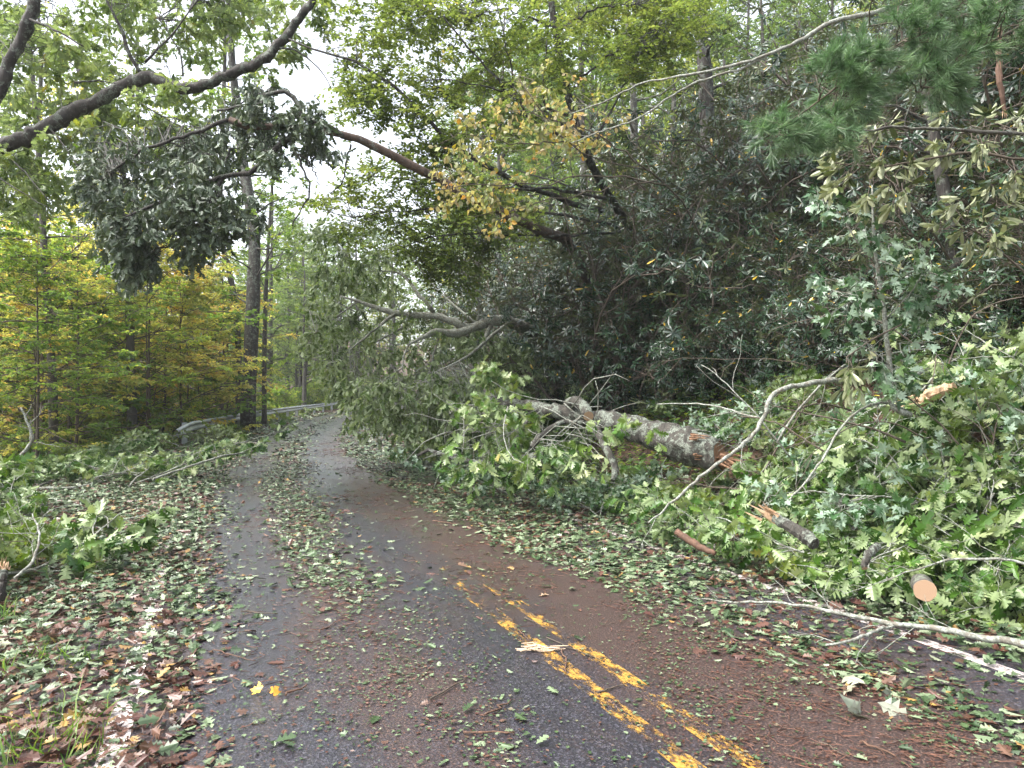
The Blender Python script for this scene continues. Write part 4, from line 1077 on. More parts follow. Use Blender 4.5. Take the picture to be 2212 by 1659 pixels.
SAW = 'broken sticks and branches on the bank'
stick('broken_limb', [(1199, 1073, 0, .05), (1235, 1064, 0, .05), (1268, 1055, 0, .06), (1300, 1044, 0, .06), (1320, 1040, 0, .06), (1362, 1035, 0, .05)], 'bare red brown broken limb lying below the lichen log', 'branch', MB_RED, seed=1, ground=True, torn=7)
stick('broken_limb', [(1672, 1118, 6.15, .04), (1694, 1130, 6.1, .045), (1715, 1142, 6.0, .05), (1740, 1157, 5.9, .055), (1760, 1175, 5.8, .05)], 'snapped lichen covered limb with splintered pale end poking from the oak leaves', 'branch', MB_LICH, seed=2, torn=26)
stick('rotten_limb', [(1461, 1148, 6.9, .03), (1490, 1168, 6.8, .035), (1520, 1185, 6.7, .03), (1545, 1196, 6.6, .02)], 'reddish bare stick on the leaves near the road edge below the log', 'branch', MB_RED, seed=3)
stick('split_limb', [(1984, 868, 7.6, .05), (2010, 855, 7.6, .06), (2040, 842, 7.6, .055), (2062, 833, 7.6, .03)], 'raw orange split limb in the brush at far right', 'branch', M_WOOD, seed=4, rough=.2, torn=12)
stick('sawn_block', [(1998, 1276, 5.16, .072), (1990, 1262, 5.35, .068), (1985, 1255, 5.6, .045)], 'pale freshly sawn log end under oak leaves near the right edge line', 'log', MB_GREY, seed=5, capmat=M_END, sides=16, rough=.03, n=6)
stick('lichen_stub', [(1895, 1180, 5.5, .028), (1884, 1190, 5.4, .03), (1872, 1205, 5.35, .028), (1868, 1228, 5.3, .022)], 'stubby lichen crusted twig end standing above the road edge', 'branch', MB_LICH, seed=6, capmat=M_END)
stick('fallen_branch', [(2330, 1412, 4.2, .022), (2212, 1392, 4.4, .021), (2138, 1379, 4.55, .020), (2034, 1360, 4.75, .018), (1930, 1347, 4.95, .016), (1880, 1338, 5.05, .014), (1826, 1328, 5.2, .013), (1746, 1309, 5.4, .011), (1652, 1301, 5.6, .009), (1580, 1300, 5.8, .007), (1513, 1294, 6, .004)], 'long pale mottled branch lying across the right edge line', 'branch', MB_PALE, seed=7, n=40, tips=9)
stick('fallen_branch', [(1935, 1349, 4.95, .012), (1895, 1362, 4.85, .011), (1860, 1377, 4.75, .010), (1820, 1388, 4.7, .008), (1784, 1393, 4.65, .007)], 'short forked branch end resting on bare asphalt by the right edge line', 'branch', MB_PALE, seed=8, tips=2)
stick('fallen_branch', [(2330, 1280, 4.9, .012), (2212, 1215, 5.1, .010), (2100, 1208, 5.2, .009), (2020, 1215, 5.3, .007), (1900, 1260, 5.3, .004)], 'thin grey branch arching over oak leaves above the sawn log end', 'branch', MB_PALE, seed=9, tips=6)
stick('arching_branch', [(1990, 800, 7.4, .03), (1964, 814, 7.3, .03), (1915, 816, 7.2, .028), (1860, 816, 7.1, .027), (1830, 822, 7, .026), (1791, 823, 6.9, .025), (1750, 828, 6.8, .024), (1729, 831, 6.8, .023), (1695, 838, 6.7, .022), (1672, 852, 6.7, .021), (1657, 872, 6.6, .02), (1652, 896, 6.6, .019), (1628, 937, 6.5, .017), (1590, 972, 6.4, .016), (1548, 1002, 6.3, .014), (1490, 1050, 6.2, .012), (1444, 1092, 6.1, .009), (1400, 1130, 6.0, .005)], 'long pale branch arching down the bank in front of the log', 'branch', MB_PALE, seed=10, n=60, tips=5)
stick('arching_branch', [(1968, 896, 7.1, .014), (1935, 876, 7.0, .013), (1895, 872, 6.9, .012), (1850, 890, 6.8, .011), (1812, 930, 6.6, .010), (1790, 970, 6.5, .010), (1755, 1020, 6.3, .009), (1705, 1080, 6.1, .006)], 'thin bare twig bowing out of the brush right of the long arching branch', 'branch', MB_PALE, seed=11, n=30, tips=3)
stick('arching_branch', [(1600, 900, 7.2, .006), (1640, 903, 7.1, .007), (1690, 920, 7, .008), (1740, 950, 6.9, .009), (1780, 975, 6.8, .009)], 'thin curved tan stem crossing behind the arching branch', 'branch', MB_TWIG, seed=12, n=16)
stick('arching_branch', [(1420, 873, 8.6, .006), (1500, 872, 8.3, .008), (1560, 880, 8, .009), (1610, 896, 7.7, .010), (1640, 902, 7.5, .01)], 'thin pale stem reaching left toward the log', 'branch', MB_PALE, seed=13, n=18, tips=2)
stick('dead_snag', [(2170, 240, 7.6, .018), (2158, 160, 7.6, .028), (2160, 60, 7.7, .025)], 'splintered red brown dead snag beside the pine boughs', 'branch', MB_RED, seed=14, torn=10)
stick('lichened_branch', [(1990, 10, 8.2, .032), (1905, 23, 8.1, .03), (1850, 36, 8, .028), (1791, 49, 8, .026), (1739, 82, 8, .022), (1690, 105, 8, .02), (1652, 121, 8, .018), (1583, 141, 8.1, .016), (1510, 158, 8.2, .014), (1444, 170, 8.4, .012), (1380, 182, 8.6, .01), (1300, 222, 8.8, .008), (1230, 246, 9, .005)], 'long lichened branch reaching left from the pine boughs', 'branch', MB_PALE, seed=15, n=50, tips=4)
stick('lichened_branch', [(1655, 122, 8, .014), (1600, 150, 8.1, .014), (1560, 160, 8.2, .013), (1500, 180, 8.3, .012), (1444, 212, 8.5, .011), (1380, 255, 8.7, .010), (1303, 282, 8.9, .008), (1233, 309, 9.1, .005)], 'second pale branch running just under the long lichened one', 'branch', MB_PALE, seed=16, n=40, tips=3)
stick('lichened_branch', [(2330, 296, 6, .017), (2212, 290, 6, .016), (2138, 286, 6, .015), (2060, 280, 6, .014), (1999, 278, 6, .013), (1940, 276, 6, .012), (1909, 275, 6, .012), (1875, 283, 6, .010), (1835, 277, 6, .008), (1800, 250, 6, .006)], 'bare grey branch entering from the right below the pine boughs', 'branch', MB_GREY, seed=17, n=40, tips=8)
stick('lichened_branch', [(2330, 350, 6.4, .014), (2212, 345, 6.4, .013), (2100, 330, 6.5, .012), (2000, 345, 6.5, .01), (1900, 360, 6.6, .008), (1800, 350, 6.7, .005)], 'thinner tan branch under the bare grey branch at right', 'branch', MB_TWIG, seed=18, n=30, tips=8)

# ------------------------------------------------------------------ red maple sapling standing bent in the brush, silvery undersides turned out
def maple_sapling():
    rng = RNG(63)
    pts = [(1968, 897, 6.9, .026), (1935, 885, 6.9, .024), (1921, 865, 6.9, .022), (1924, 812, 6.9, .022), (1917, 747, 6.9, .021), (1912, 700, 6.9, .02), (1908, 655, 6.9, .02), (1896, 583, 6.9, .017), (1888, 521, 6.9, .014), (1885, 450, 6.9, .010), (1884, 400, 6.9, .006)]
    b = at(1968, 897, 6.9); root = empty('maple_sapling', (b[0], b[1], float(H(b[0], b[1]))), 'slim maple sapling with silvery upturned leaves standing in the brush at right', 'sapling')
    g = Geo(); S1 = limbr(g, pts, 26, 8, rng, .04); g.build('stem', MB_PALE, root, smooth=True)
    g = Geo(); fl = [S1]
    for p in ([(1893, 570, 6.9, .010), (1850, 520, 6.8, .008), (1820, 470, 6.8, .006), (1790, 440, 6.8, .004)], [(1895, 560, 6.9, .008), (1950, 585, 6.8, .006), (2010, 620, 6.8, .004)],
              [(1907, 640, 6.9, .007), (1850, 635, 6.7, .005), (1790, 640, 6.6, .004)], [(1912, 690, 6.9, .007), (1960, 640, 6.7, .005), (1990, 600, 6.6, .004)],
              [(1920, 790, 6.9, .008), (1890, 760, 6.6, .006), (1850, 745, 6.5, .004)]):
        fl.append(limbr(g, p, 10, 5, rng, .04, .004))
    c = np.vstack([region(rng, [(1740, 410), (1850, 440), (2000, 560), (2060, 640), (1980, 660), (1900, 560), (1800, 500)], 26, 6.4, 7.2), region(rng, [(1750, 610), (1860, 590), (1890, 680), (1830, 720), (1770, 680)], 14, 6.3, 7),
                   region(rng, [(1880, 560), (2060, 590), (2080, 690), (1900, 700)], 18, 6.4, 7.1), region(rng, [(1860, 730), (1990, 740), (1990, 860), (1880, 880)], 14, 6.3, 6.9)])
    sprays(root, rng, c, fl, MB_TWIG, ML_MAPLE, MAPLE, (.075, .125), 3, ntw=3, tlen=(.1, .25), flat=.3, ldroop=.6, lflat=.2, flip=.55, bmesh_=g, r=.004, t0=.6, bend=.3, curl=.6)
    g.build('branches', MB_PALE, root, smooth=True)
maple_sapling()
def tulip():
    rng = RNG(64)
    b = gpt(1500, 800); root = empty('small_seedling_tree', b, 'young seedling with lime green lobed leaves standing before the thicket', 'sapling')
    g = Geo(); Y = b[1]; s = limb(g, np.array([b, at(1490, 740, Y), at(1478, 690, Y - .1), at(1475, 640, Y - .2)]), .012, .005, 10, 5, rng)[0]
    c = region(rng, [(1440, 650), (1510, 640), (1515, 710), (1460, 720)], 9, Y - .5, Y + .2)
    sprays(root, rng, c, [s], MB_TWIG, ML_HAZEL, MAPLE, (.13, .18), 3, ntw=3, tlen=(.1, .2), flat=.4, ldroop=.5, bmesh_=g, r=.004, tintc=np.full(9, .1))
    g.build('stem', MB_TWIG, root, smooth=True)
tulip()

# ------------------------------------------------------------------ white pine boughs hanging into the picture at upper right
def pine():
    rng = RNG(65)
    b0 = at(2480, -160, 5.6)
    root = empty('pine_bough', b0, 'soft blue green white pine bough hanging in at the upper right corner', 'branch')
    g = Geo(); fl = []
    for p, r0 in (([(2480, -160, 5.6), (2300, -60, 5.5), (2150, 10, 5.4), (2010, 60, 5.3), (1900, 120, 5.2), (1830, 170, 5.2), (1760, 225, 5.1), (1700, 265, 5.1), (1650, 300, 5.1)], .022),
                  ([(2350, -90, 5.5), (2250, 20, 5.4), (2180, 70, 5.3), (2100, 110, 5.2), (2020, 160, 5.2), (1980, 200, 5.2)], .014),
                  ([(2400, -60, 5.5), (2300, 60, 5.3), (2200, 100, 5.3), (2120, 160, 5.2)], .014), ([(2010, 60, 5.3), (1930, 50, 5.3), (1860, 60, 5.3)], .008), ([(1830, 170, 5.2), (1790, 250, 5.1), (1810, 280, 5.1)], .006)):
        q, _ = limb(g, path(*p), r0, .004, 20, 6, rng, .05); fl.append(q)
    c = np.vstack([region(rng, [(1640, 290), (1700, 230), (1800, 240), (1830, 290), (1760, 310), (1660, 325)], 20, 4.8, 5.3), region(rng, [(1760, 160), (1850, 90), (1960, 150), (1890, 210), (1800, 260)], 24, 4.9, 5.4),
                   region(rng, [(1820, -20), (2300, -40), (2300, 80), (2060, 110), (1900, 70)], 44, 4.9, 5.6), region(rng, [(1960, 80), (2130, 90), (2060, 210), (1970, 200)], 16, 4.9, 5.4)])
    P = connect(rng, c, fl, 6, sag=.03, wob=.04); tubes(g, P, taper(P, .006, .003), 4, cap=False)
    tw = children(rng, P, 4, (.12, .28), 40, 5, t0=.55, flat=.5, droop=.02, ends=True); tubes(g, tw, taper(tw, .003, .002), 4, cap=False)
    g.build('wood', MB_TWIG, root, smooth=True)
    M, K, _ = tw.shape; per = 110
    t = np.clip(rng.beta(2.2, 1.2, (M, per)), 0, .999) * (K - 1); i = t.astype(int); a = (t - i)[..., None]; m = np.arange(M)[:, None]
    B = tw[m, i] * (1 - a) + tw[m, i + 1] * a; T = norm(tw[m, i + 1] - tw[m, i])
    ax = norm(T * 1.1 + rng.normal(size=(M, per, 3)) * .5 + [0, 0, -.12]).reshape(-1, 3); B = B.reshape(-1, 3)
    NEED = (np.array([(-.016, 0, 0), (.016, 0, 0), (.013, .5, .0), (-.013, .5, 0), (0, 1, 0)], float), [[0, 1, 2, 3], [3, 2, 4]])
    g = Geo(); leaves(g, NEED, B, ax, rng.normal(size=B.shape), rng.uniform(.07, .12, len(B)), np.repeat(rng.random(M), per) * .5 + rng.random(len(B)) * .5, rng, bend=.12, curl=0)
    g.build('needles', ML_PINE, root)
pine()

# ------------------------------------------------------------------ torn rhododendron boughs with pale undersides, near right
def upturned():
    rng = RNG(66)
    for k, (poly, n, Y0, pts, lab) in enumerate((
        ([(1790, 250), (1950, 240), (1990, 420), (1880, 460), (1780, 420)], 22, 6.3, [(2050, 560, 7, .012), (2000, 480, 6.8, .011), (1930, 400, 6.5, .009), (1880, 330, 6.4, .006)], 'rhododendron bough with pale upturned leaves beneath the pine bough'),
        ([(2020, 430), (2180, 420), (2180, 560), (2050, 560)], 14, 6.6, [(2250, 620, 7, .012), (2180, 560, 6.9, .011), (2110, 500, 6.7, .007)], 'rhododendron bough with yellow green leaves near the right edge'),
        ([(1790, 750), (1880, 740), (1890, 840), (1800, 850)], 8, 6.5, [(1950, 700, 6.8, .008), (1890, 730, 6.6, .007), (1830, 770, 6.5, .005)], 'torn bunch of pale green rhododendron leaves hanging on the arching branch'),
        ([(2000, 230), (2300, 200), (2300, 420), (2050, 400)], 20, 6.6, [(2350, 500, 7, .014), (2250, 420, 6.9, .011), (2150, 330, 6.8, .008), (2080, 280, 6.7, .005)], 'rhododendron bough at the right edge above the maple sapling'))):
        c = region(rng, poly, n, Y0 - .3, Y0 + .5); b = path(*[p[:3] for p in pts])[0]
        root = empty('rhododendron_bough', b, lab, 'branch')
        g = Geo(); s = limbr(g, pts, 14, 6, rng, .04)
        P = connect(rng, c, [s], 6, wob=.05); tubes(g, P, taper(P, .005, .003), 4, cap=False); g.build('stems', MB_RSTEM, root, smooth=True)
        E = P[:, -1]; T = norm(P[:, -1] - P[:, -2]); M = len(E); wh = 12
        th = (np.arange(wh)[None] / wh + rng.random((M, 1))) * 6.283; ref = norm(rng.normal(size=(M, 3))); A = norm(np.cross(T, ref)); Bx = np.cross(A, T)
        rad = np.cos(th)[..., None] * A[:, None] + np.sin(th)[..., None] * Bx[:, None]
        ax = norm(rad * .6 + T[:, None] * .5 + rng.normal(size=(M, wh, 3)) * .2 + np.array([-.3, -.2, -.35])); nr = -(T[:, None]) + rng.normal(size=(M, wh, 3)) * .5 + np.array([0, .8, .1])
        g = Geo(); leaves(g, RHODO, np.repeat(E, wh, 0) + rng.normal(size=(M * wh, 3)) * .02, ax.reshape(-1, 3), nr.reshape(-1, 3), rng.uniform(.11, .17, M * wh), rng.random(M * wh), rng, bend=.15, curl=1.0)
        g.build('foliage', ML_RHODOP, root)
upturned()

# ------------------------------------------------------------------ leafy branches torn off by the storm
FB = {}
def make_fb(key, seed, L, lm, bm, T, size, nb=9, ntw=5, per=5, hgt=.45, flip=.5, r=.016, width=1.0):
    rng = RNG(seed); root = empty('storm_branch', (0, 0, 0), 'x', 'branch')
    g = Geo()
    P = grow(rng, np.array([[-L * .35, 0, .06]]), np.array([[1., 0, .12]]), np.array([[L]]), 12, .03, .10)
    P[..., 2] = np.abs(P[..., 2]) * .8 + .02
    tubes(g, P, taper(P, r, .005), 7, rough=.05, rng=rng)
    B = children(rng, P, nb, (L * .25, L * .5), 48, 7, t0=.2, flat=.45, droop=.02, wob=.16, ends=True, up=.1)
    tw = children(rng, B, ntw, (.15, .4), 45, 5, t0=.25, flat=.2, droop=.08, wob=.18, ends=True)
    for A in (B, tw):
        z = A[..., 2]; z[:] = hgt * np.tanh(np.abs(z) / hgt) + .01
    tubes(g, B, taper(B, r * .5, .003), 5, cap=False); tubes(g, tw, taper(tw, .003, .0015), 3, cap=False)
    g.build('stem', bm, root, smooth=True)
    g = Geo(); twig_leaves(g, rng, tw, per, T, size, droop=.55, flat=.25, t0=.4, spread=.5, flip=flip, bend=.42, curl=1.2, tscale=np.repeat(rng.random(len(B)), ntw), width=width)
    g.build('foliage', lm, root); FB[key] = root
for k in range(4): make_fb('oak%d' % k, 81 + k, [2.0, 1.6, 2.4, 1.3][k], ML_OAKFALL, MB_PALE, OAK_HI, (.12, .19), per=5)
for k in range(2): make_fb('map%d' % k, 91 + k, [1.7, 1.3][k], ML_MAPLE, MB_PALE, MAPLE, (.08, .13), per=6)
for k in range(2): make_fb('oli%d' % k, 95 + k, [2.0, 1.6][k], ML_OLIVE, MB_GREY, OAK_LO, (.11, .17), per=7)
make_fb('brn0', 99, .9, ML_RUST, MB_TWIG, OAK_HI, (.14, .2), nb=5, ntw=3, per=4)
make_fb('grn0', 98, 1.5, ML_OAK, MB_TWIG, OAK_HI, (.11, .17), flip=.25)

def lay(key, x, y, yaw, s, dz, label, group, tilt=0.0):
    e = .25; n = Vector((-(float(H(x + e, y)) - float(H(x - e, y))) / (2 * e), -(float(H(x, y + e)) - float(H(x, y - e))) / (2 * e), 1)).normalized()
    q = Vector((0, 0, 1)).rotation_difference(n).to_matrix().to_4x4() @ Matrix.Rotation(yaw, 4, 'Z') @ Matrix.Rotation(-tilt, 4, 'Y')
    return copy_tree(FB[key], (x, y, float(H(x, y)) + dz), 0, s, label, group, rot=q.to_euler())
def debris():
    zones = [
        # polygon (photo positions on the ground), count, kinds, dz, label, group
        ([(1330, 1120), (1500, 1090), (1800, 1150), (2300, 1180), (2400, 1390), (2120, 1350), (1800, 1290), (1560, 1230)], 22, ['oak0', 'oak1', 'oak2', 'oak3'], (0, .12), 'low leafy oak branch spilling over the right edge line', 'oak branches along the right road edge'),
        ([(1450, 1000), (1800, 960), (2300, 960), (2400, 1180), (1900, 1200), (1500, 1110)], 33, ['oak0', 'oak1', 'oak2', 'map0', 'grn0', 'oak3'], (0, .4), 'leafy branch piled on the lower bank right of the log', 'branches heaped at the foot of the bank'),
        ([(1950, 800), (2350, 750), (2350, 960), (1900, 960)], 9, ['oak0', 'oak3', 'grn0', 'oak2'], (.0, .35), 'glossy green oak branch in the brush at the right edge', 'oak branches in the brush at the right edge'),
        ([(1600, 900), (1950, 860), (2000, 980), (1560, 1000)], 5, ['map0', 'map1', 'grn0'], (0, .1), 'maple branch with silvery leaves in the brush behind the arching branch', 'maple branches behind the arching branch'),
        ([(950, 930), (1200, 960), (1280, 1040), (1050, 1060), (900, 1000)], 10, ['oak0', 'oak3', 'oak1'], (.0, .25), 'x', 'oak branches before the forked log branches'),
        ([(1150, 800), (1400, 790), (1650, 850), (1600, 900), (1300, 860)], 5, ['grn0', 'oak3', 'map1'], (0, .1), 'green leafy branch on the bank behind the log', 'leafy branches behind the log'),
        ([(1130, 1040), (1330, 1050), (1500, 1110), (1400, 1150), (1180, 1100), (1050, 1060)], 12, ['map0', 'map1', 'oak3'], (0, .1), 'small leafy branch between the log and the open lane', 'small branches between log and lane'),
        ([(980, 880), (1200, 900), (1250, 1000), (1150, 1060), (950, 1000)], 34, ['oak0', 'oak1', 'oak3', 'oak2'], (.1, .75), 'pale green oak branch draped over the left end of the log', 'oak branches at the left end of the log'),
        ([(740, 925), (900, 905), (1050, 900), (1100, 985), (960, 1000), (800, 960)], 22, ['oli0', 'oli1'], (0, .5), 'olive wilted oak branch on the right lane below the fallen crown', 'wilted branches on the right lane'),
        ([(-150, 935), (150, 925), (430, 935), (460, 985), (250, 1040), (-150, 1060)], 16, ['oak1', 'oak3', 'grn0', 'oak0'], (0, .3), 'leafy oak branch lying on the left shoulder', 'oak branches on the left shoulder'),
        ([(-150, 970), (420, 950), (450, 990), (380, 1040), (150, 1090), (-150, 1100)], 34, ['oak1', 'oak3', 'grn0', 'oak0', 'oak2'], (.0, .25), 'pale leafy oak branch in the heap across the left shoulder', 'oak branches heaped across the left shoulder'),
        ([(340, 940), (430, 925), (440, 950), (350, 975)], 3, ['brn0'], (.15, .3), 'oak sprig with orange and brown leaves on the left shoulder by the rail end', 'orange brown oak sprigs'),
        ([(-150, 1080), (120, 1060), (160, 1200), (60, 1330), (-150, 1350)], 10, ['grn0', 'oak3'], (0, .15), 'green oak branch lying near the left edge of the shoulder', 'oak branches nearest on the left shoulder'),
        ([(430, 905), (520, 900), (700, 893), (640, 915), (480, 945)], 1, ['oli0', 'oli1'], (0, .3), 'wilted oak spray hanging over the guardrail', 'wilted sprays along the guardrail'),
    ]
    rng = RNG(7)
    for poly, n, kinds, dz, lab, grp in zones:
        poly = np.array(poly, float); lo = poly.min(0); hi = poly.max(0); k = 0
        while k < n:
            q = rng.uniform(lo, hi)
            if not in_poly(poly, np.array([q[0]]), np.array([q[1]]))[0]: continue
            p = gpt(*q); k += 1
            kd = kinds[int(rng.integers(len(kinds)))]; sc = rng.uniform(.6, 1.1)
            nm = {'oak0': 'broad oak branch', 'oak1': 'medium oak branch', 'oak2': 'long oak branch', 'oak3': 'short oak branch', 'map0': 'silvery maple branch', 'map1': 'short silvery maple branch',
                  'oli0': 'long wilted oak branch', 'oli1': 'short wilted oak branch', 'grn0': 'dark green oak branch', 'brn0': 'orange brown oak sprig'}[kd]
            if q[0] > 1300: lm_ = ' before the torn log end' if q[0] < 1560 else ' near the splintered limb' if q[0] < 1780 else ' near the lichen stub' if q[0] < 1940 else ' around the sawn block' if q[0] < 2080 else ' at the right edge'
            elif q[0] > 700: lm_ = ' at the crown tips' if q[0] < 900 else ' under the crown' if q[0] < 1060 else ' beside the forked log branches'
            else: lm_ = ' at the left edge' if q[0] < 60 else ' under the yellow saplings' if q[0] < 240 else ' toward the rail end'
            zw = {'oak branches along the right road edge': 'edge line ', 'branches heaped at the foot of the bank': 'heaped ', 'oak branches in the brush at the right edge': 'shaded ', 'maple branches behind the arching branch': 'slope ', 'oak branches on the left shoulder': 'farther ', 'oak branches heaped across the left shoulder': 'heaped ', 'oak branches nearest on the left shoulder': 'nearest ', 'leafy branches behind the log': 'log side ', 'small branches between log and lane': 'lane side ', 'oak branches at the left end of the log': 'propped ', 'oak branches before the forked log branches': 'flat '}.get(grp, '')
            row_ = zw + 'upper ' if q[1] < poly[:, 1].mean() - 12 else zw + 'lower '
            lay(kd, p[0], p[1], rng.uniform(0, 6.28), sc, rng.uniform(*dz), row_ + nm + {'o': ' on ' + ('the bank' if q[0] > 1300 else 'the shoulder' if q[0] < 700 else 'the right lane')}['o'] + lm_, grp, rng.uniform(-.1, .35))
debris()
lay('oli1', -9.9, 23.4, .4, 1.0, .35, 'wilted oak spray hiding the near end of the guardrail', 'wilted sprays along the guardrail')
lay('grn0', -10.4, 22.4, 2.6, 1.0, .2, 'dark green oak spray in front of the guardrail end', 'wilted sprays along the guardrail')

# ------------------------------------------------------------------ ground cover, litter, crumbs and twigs nobody could count
def ground_cover():
    rng = RNG(71); g = Geo(); n = 60000
    y = rng.uniform(4, 34, n); d = rng.uniform(3.3, 9.5, n); x = Xc(y) + d / np.cos(Th(y))
    cl = hnoise(x * 2.1, y * 2.3) + rng.normal(size=n) * .35; k = (cl > .0) | (y > 17)
    x, y = x[k], y[k]; N = len(x)
    P = np.stack([x, y, H(x, y) + rng.random(N) ** 1.5 * np.interp(y, [4, 14, 30], [.28, .35, 1.2])], -1)
    ax = rng.normal(size=(N, 3)); ax[:, 2] = .1
    sz = rng.uniform(.05, .11, N) * np.interp(y, [0, 12, 34], [1, 1, 2])
    leaves(g, BEECH, P, ax, rng.normal(size=(N, 3)) * .35 + [0, -.2, 1], sz, np.clip(rng.random(N) * .8 + .1 * (cl[k] > .8), 0, 1), rng)
    tag(g.build('ground_cover', ML_GRN), kind='stuff')
    g = Geo(); n = 1500
    y = rng.uniform(7, 24, n); d = rng.uniform(4.4, 8.0, n); x = Xc(y) + d / np.cos(Th(y)); wh = 8
    E = np.stack([x, y, H(x, y) + rng.uniform(.08, .45, n)], -1); th = (np.arange(wh)[None] / wh + rng.random((n, 1))) * 6.283
    ax = np.stack([np.cos(th), np.sin(th), rng.uniform(-.2, .5, (n, wh))], -1)
    leaves(g, RHODO, np.repeat(E, wh, 0), ax.reshape(-1, 3), np.broadcast_to([0, 0, 1.], (n * wh, 3)) + rng.normal(size=(n * wh, 3)) * .25, rng.uniform(.09, .15, n * wh), rng.random(n * wh) * .9, rng, bend=.15, curl=.8)
    tag(g.build('evergreen_ground_cover', ML_RHODO), kind='stuff')
    g = Geo(); n = 42000
    y = rng.uniform(17, 80, n); d = -rng.uniform(5.2, 30, n); x = Xc(y) + d / np.cos(Th(y)); px = 1106 + x / y * FPX
    k = (px > -200) & (px < 900) & ~((y < 27) & (d > -8)); x, y = x[k], y[k]; N = len(x)
    P = np.stack([x, y, H(x, y) + rng.random(N) ** 1.4 * (1.0 + .5 * np.sin(x * .9) * np.sin(y * .7))], -1)
    ax = rng.normal(size=(N, 3)); ax[:, 2] = .15
    leaves(g, BEECH, P, ax, rng.normal(size=(N, 3)) * .4 + [0, -.4, 1], rng.uniform(.09, .2, N) * np.interp(y, [17, 80], [1, 1.8]), rng.random(N) * .85, rng)
    tag(g.build('woodland_undergrowth', ML_GRN), kind='stuff')
ground_cover()

def patches(x, y, a=1.0):
    """0..1 drifts of debris at several sizes"""
    n = (np.sin(x * 1.3 * a + 1.7 * np.sin(y * .8 * a)) + np.sin(y * 1.1 * a - x * .7 * a + 1.3 * np.sin(x * 2.1 * a)) + .8 * np.sin(x * 3.3 * a + 2.1 * np.sin(y * 2.7 * a)) * np.cos(y * 3.1 * a)
         + .6 * np.sin(x * 7.1 * a + y * 5.3 * a + 2 * np.sin(y * 6 * a)) + .5 * np.sin(y * 9.7 * a - x * 11.3 * a + 3 * np.sin(x * 5 * a)))
    return sm(-.6, 1.4, n)
def litter_density(d, y, x):
    near = 1 - sm(5.0, 8.0, y); p = patches(x, y)
    D = np.where(d < -2.2, .7 + .3 * (1 - sm(-3.0, -2.0, d)) + .2 * p, 0.0)
    D = np.where((d >= -2.2) & (d < -1.5), .04 + .85 * (1 - sm(-2.5, -1.55, d + .15 * np.sin(y * 1.7))) * (.3 + .7 * p), D)
    s_ = np.exp(-((d + 1.05 + .10 * np.sin(y)) / .36) ** 2)
    D = np.where((d >= -1.5) & (d < 0.15), .02 + s_ * (1.0 * (1 - near) + .16 * near) * (.7 + .5 * p) * 1.2 + .14 * near * p, D)
    e = np.interp(y, [3.4, 5.8, 8, 13, 30], [1.15, .95, .85, .65, .2]) + .12 * np.sin(y * 2.1)
    D = np.where(d >= 0.15, .03 + .97 * sm(e - .10, e + .18, d), D)
    gap = near * np.exp(-((d - 2.0) / .36) ** 2); D = D * (1 - .92 * gap * (y < 6.6))
    wl = np.exp(-((np.abs(d + .1) - 2.45) / .10) ** 2) * near; D = D * (1 - .42 * wl)
    return D
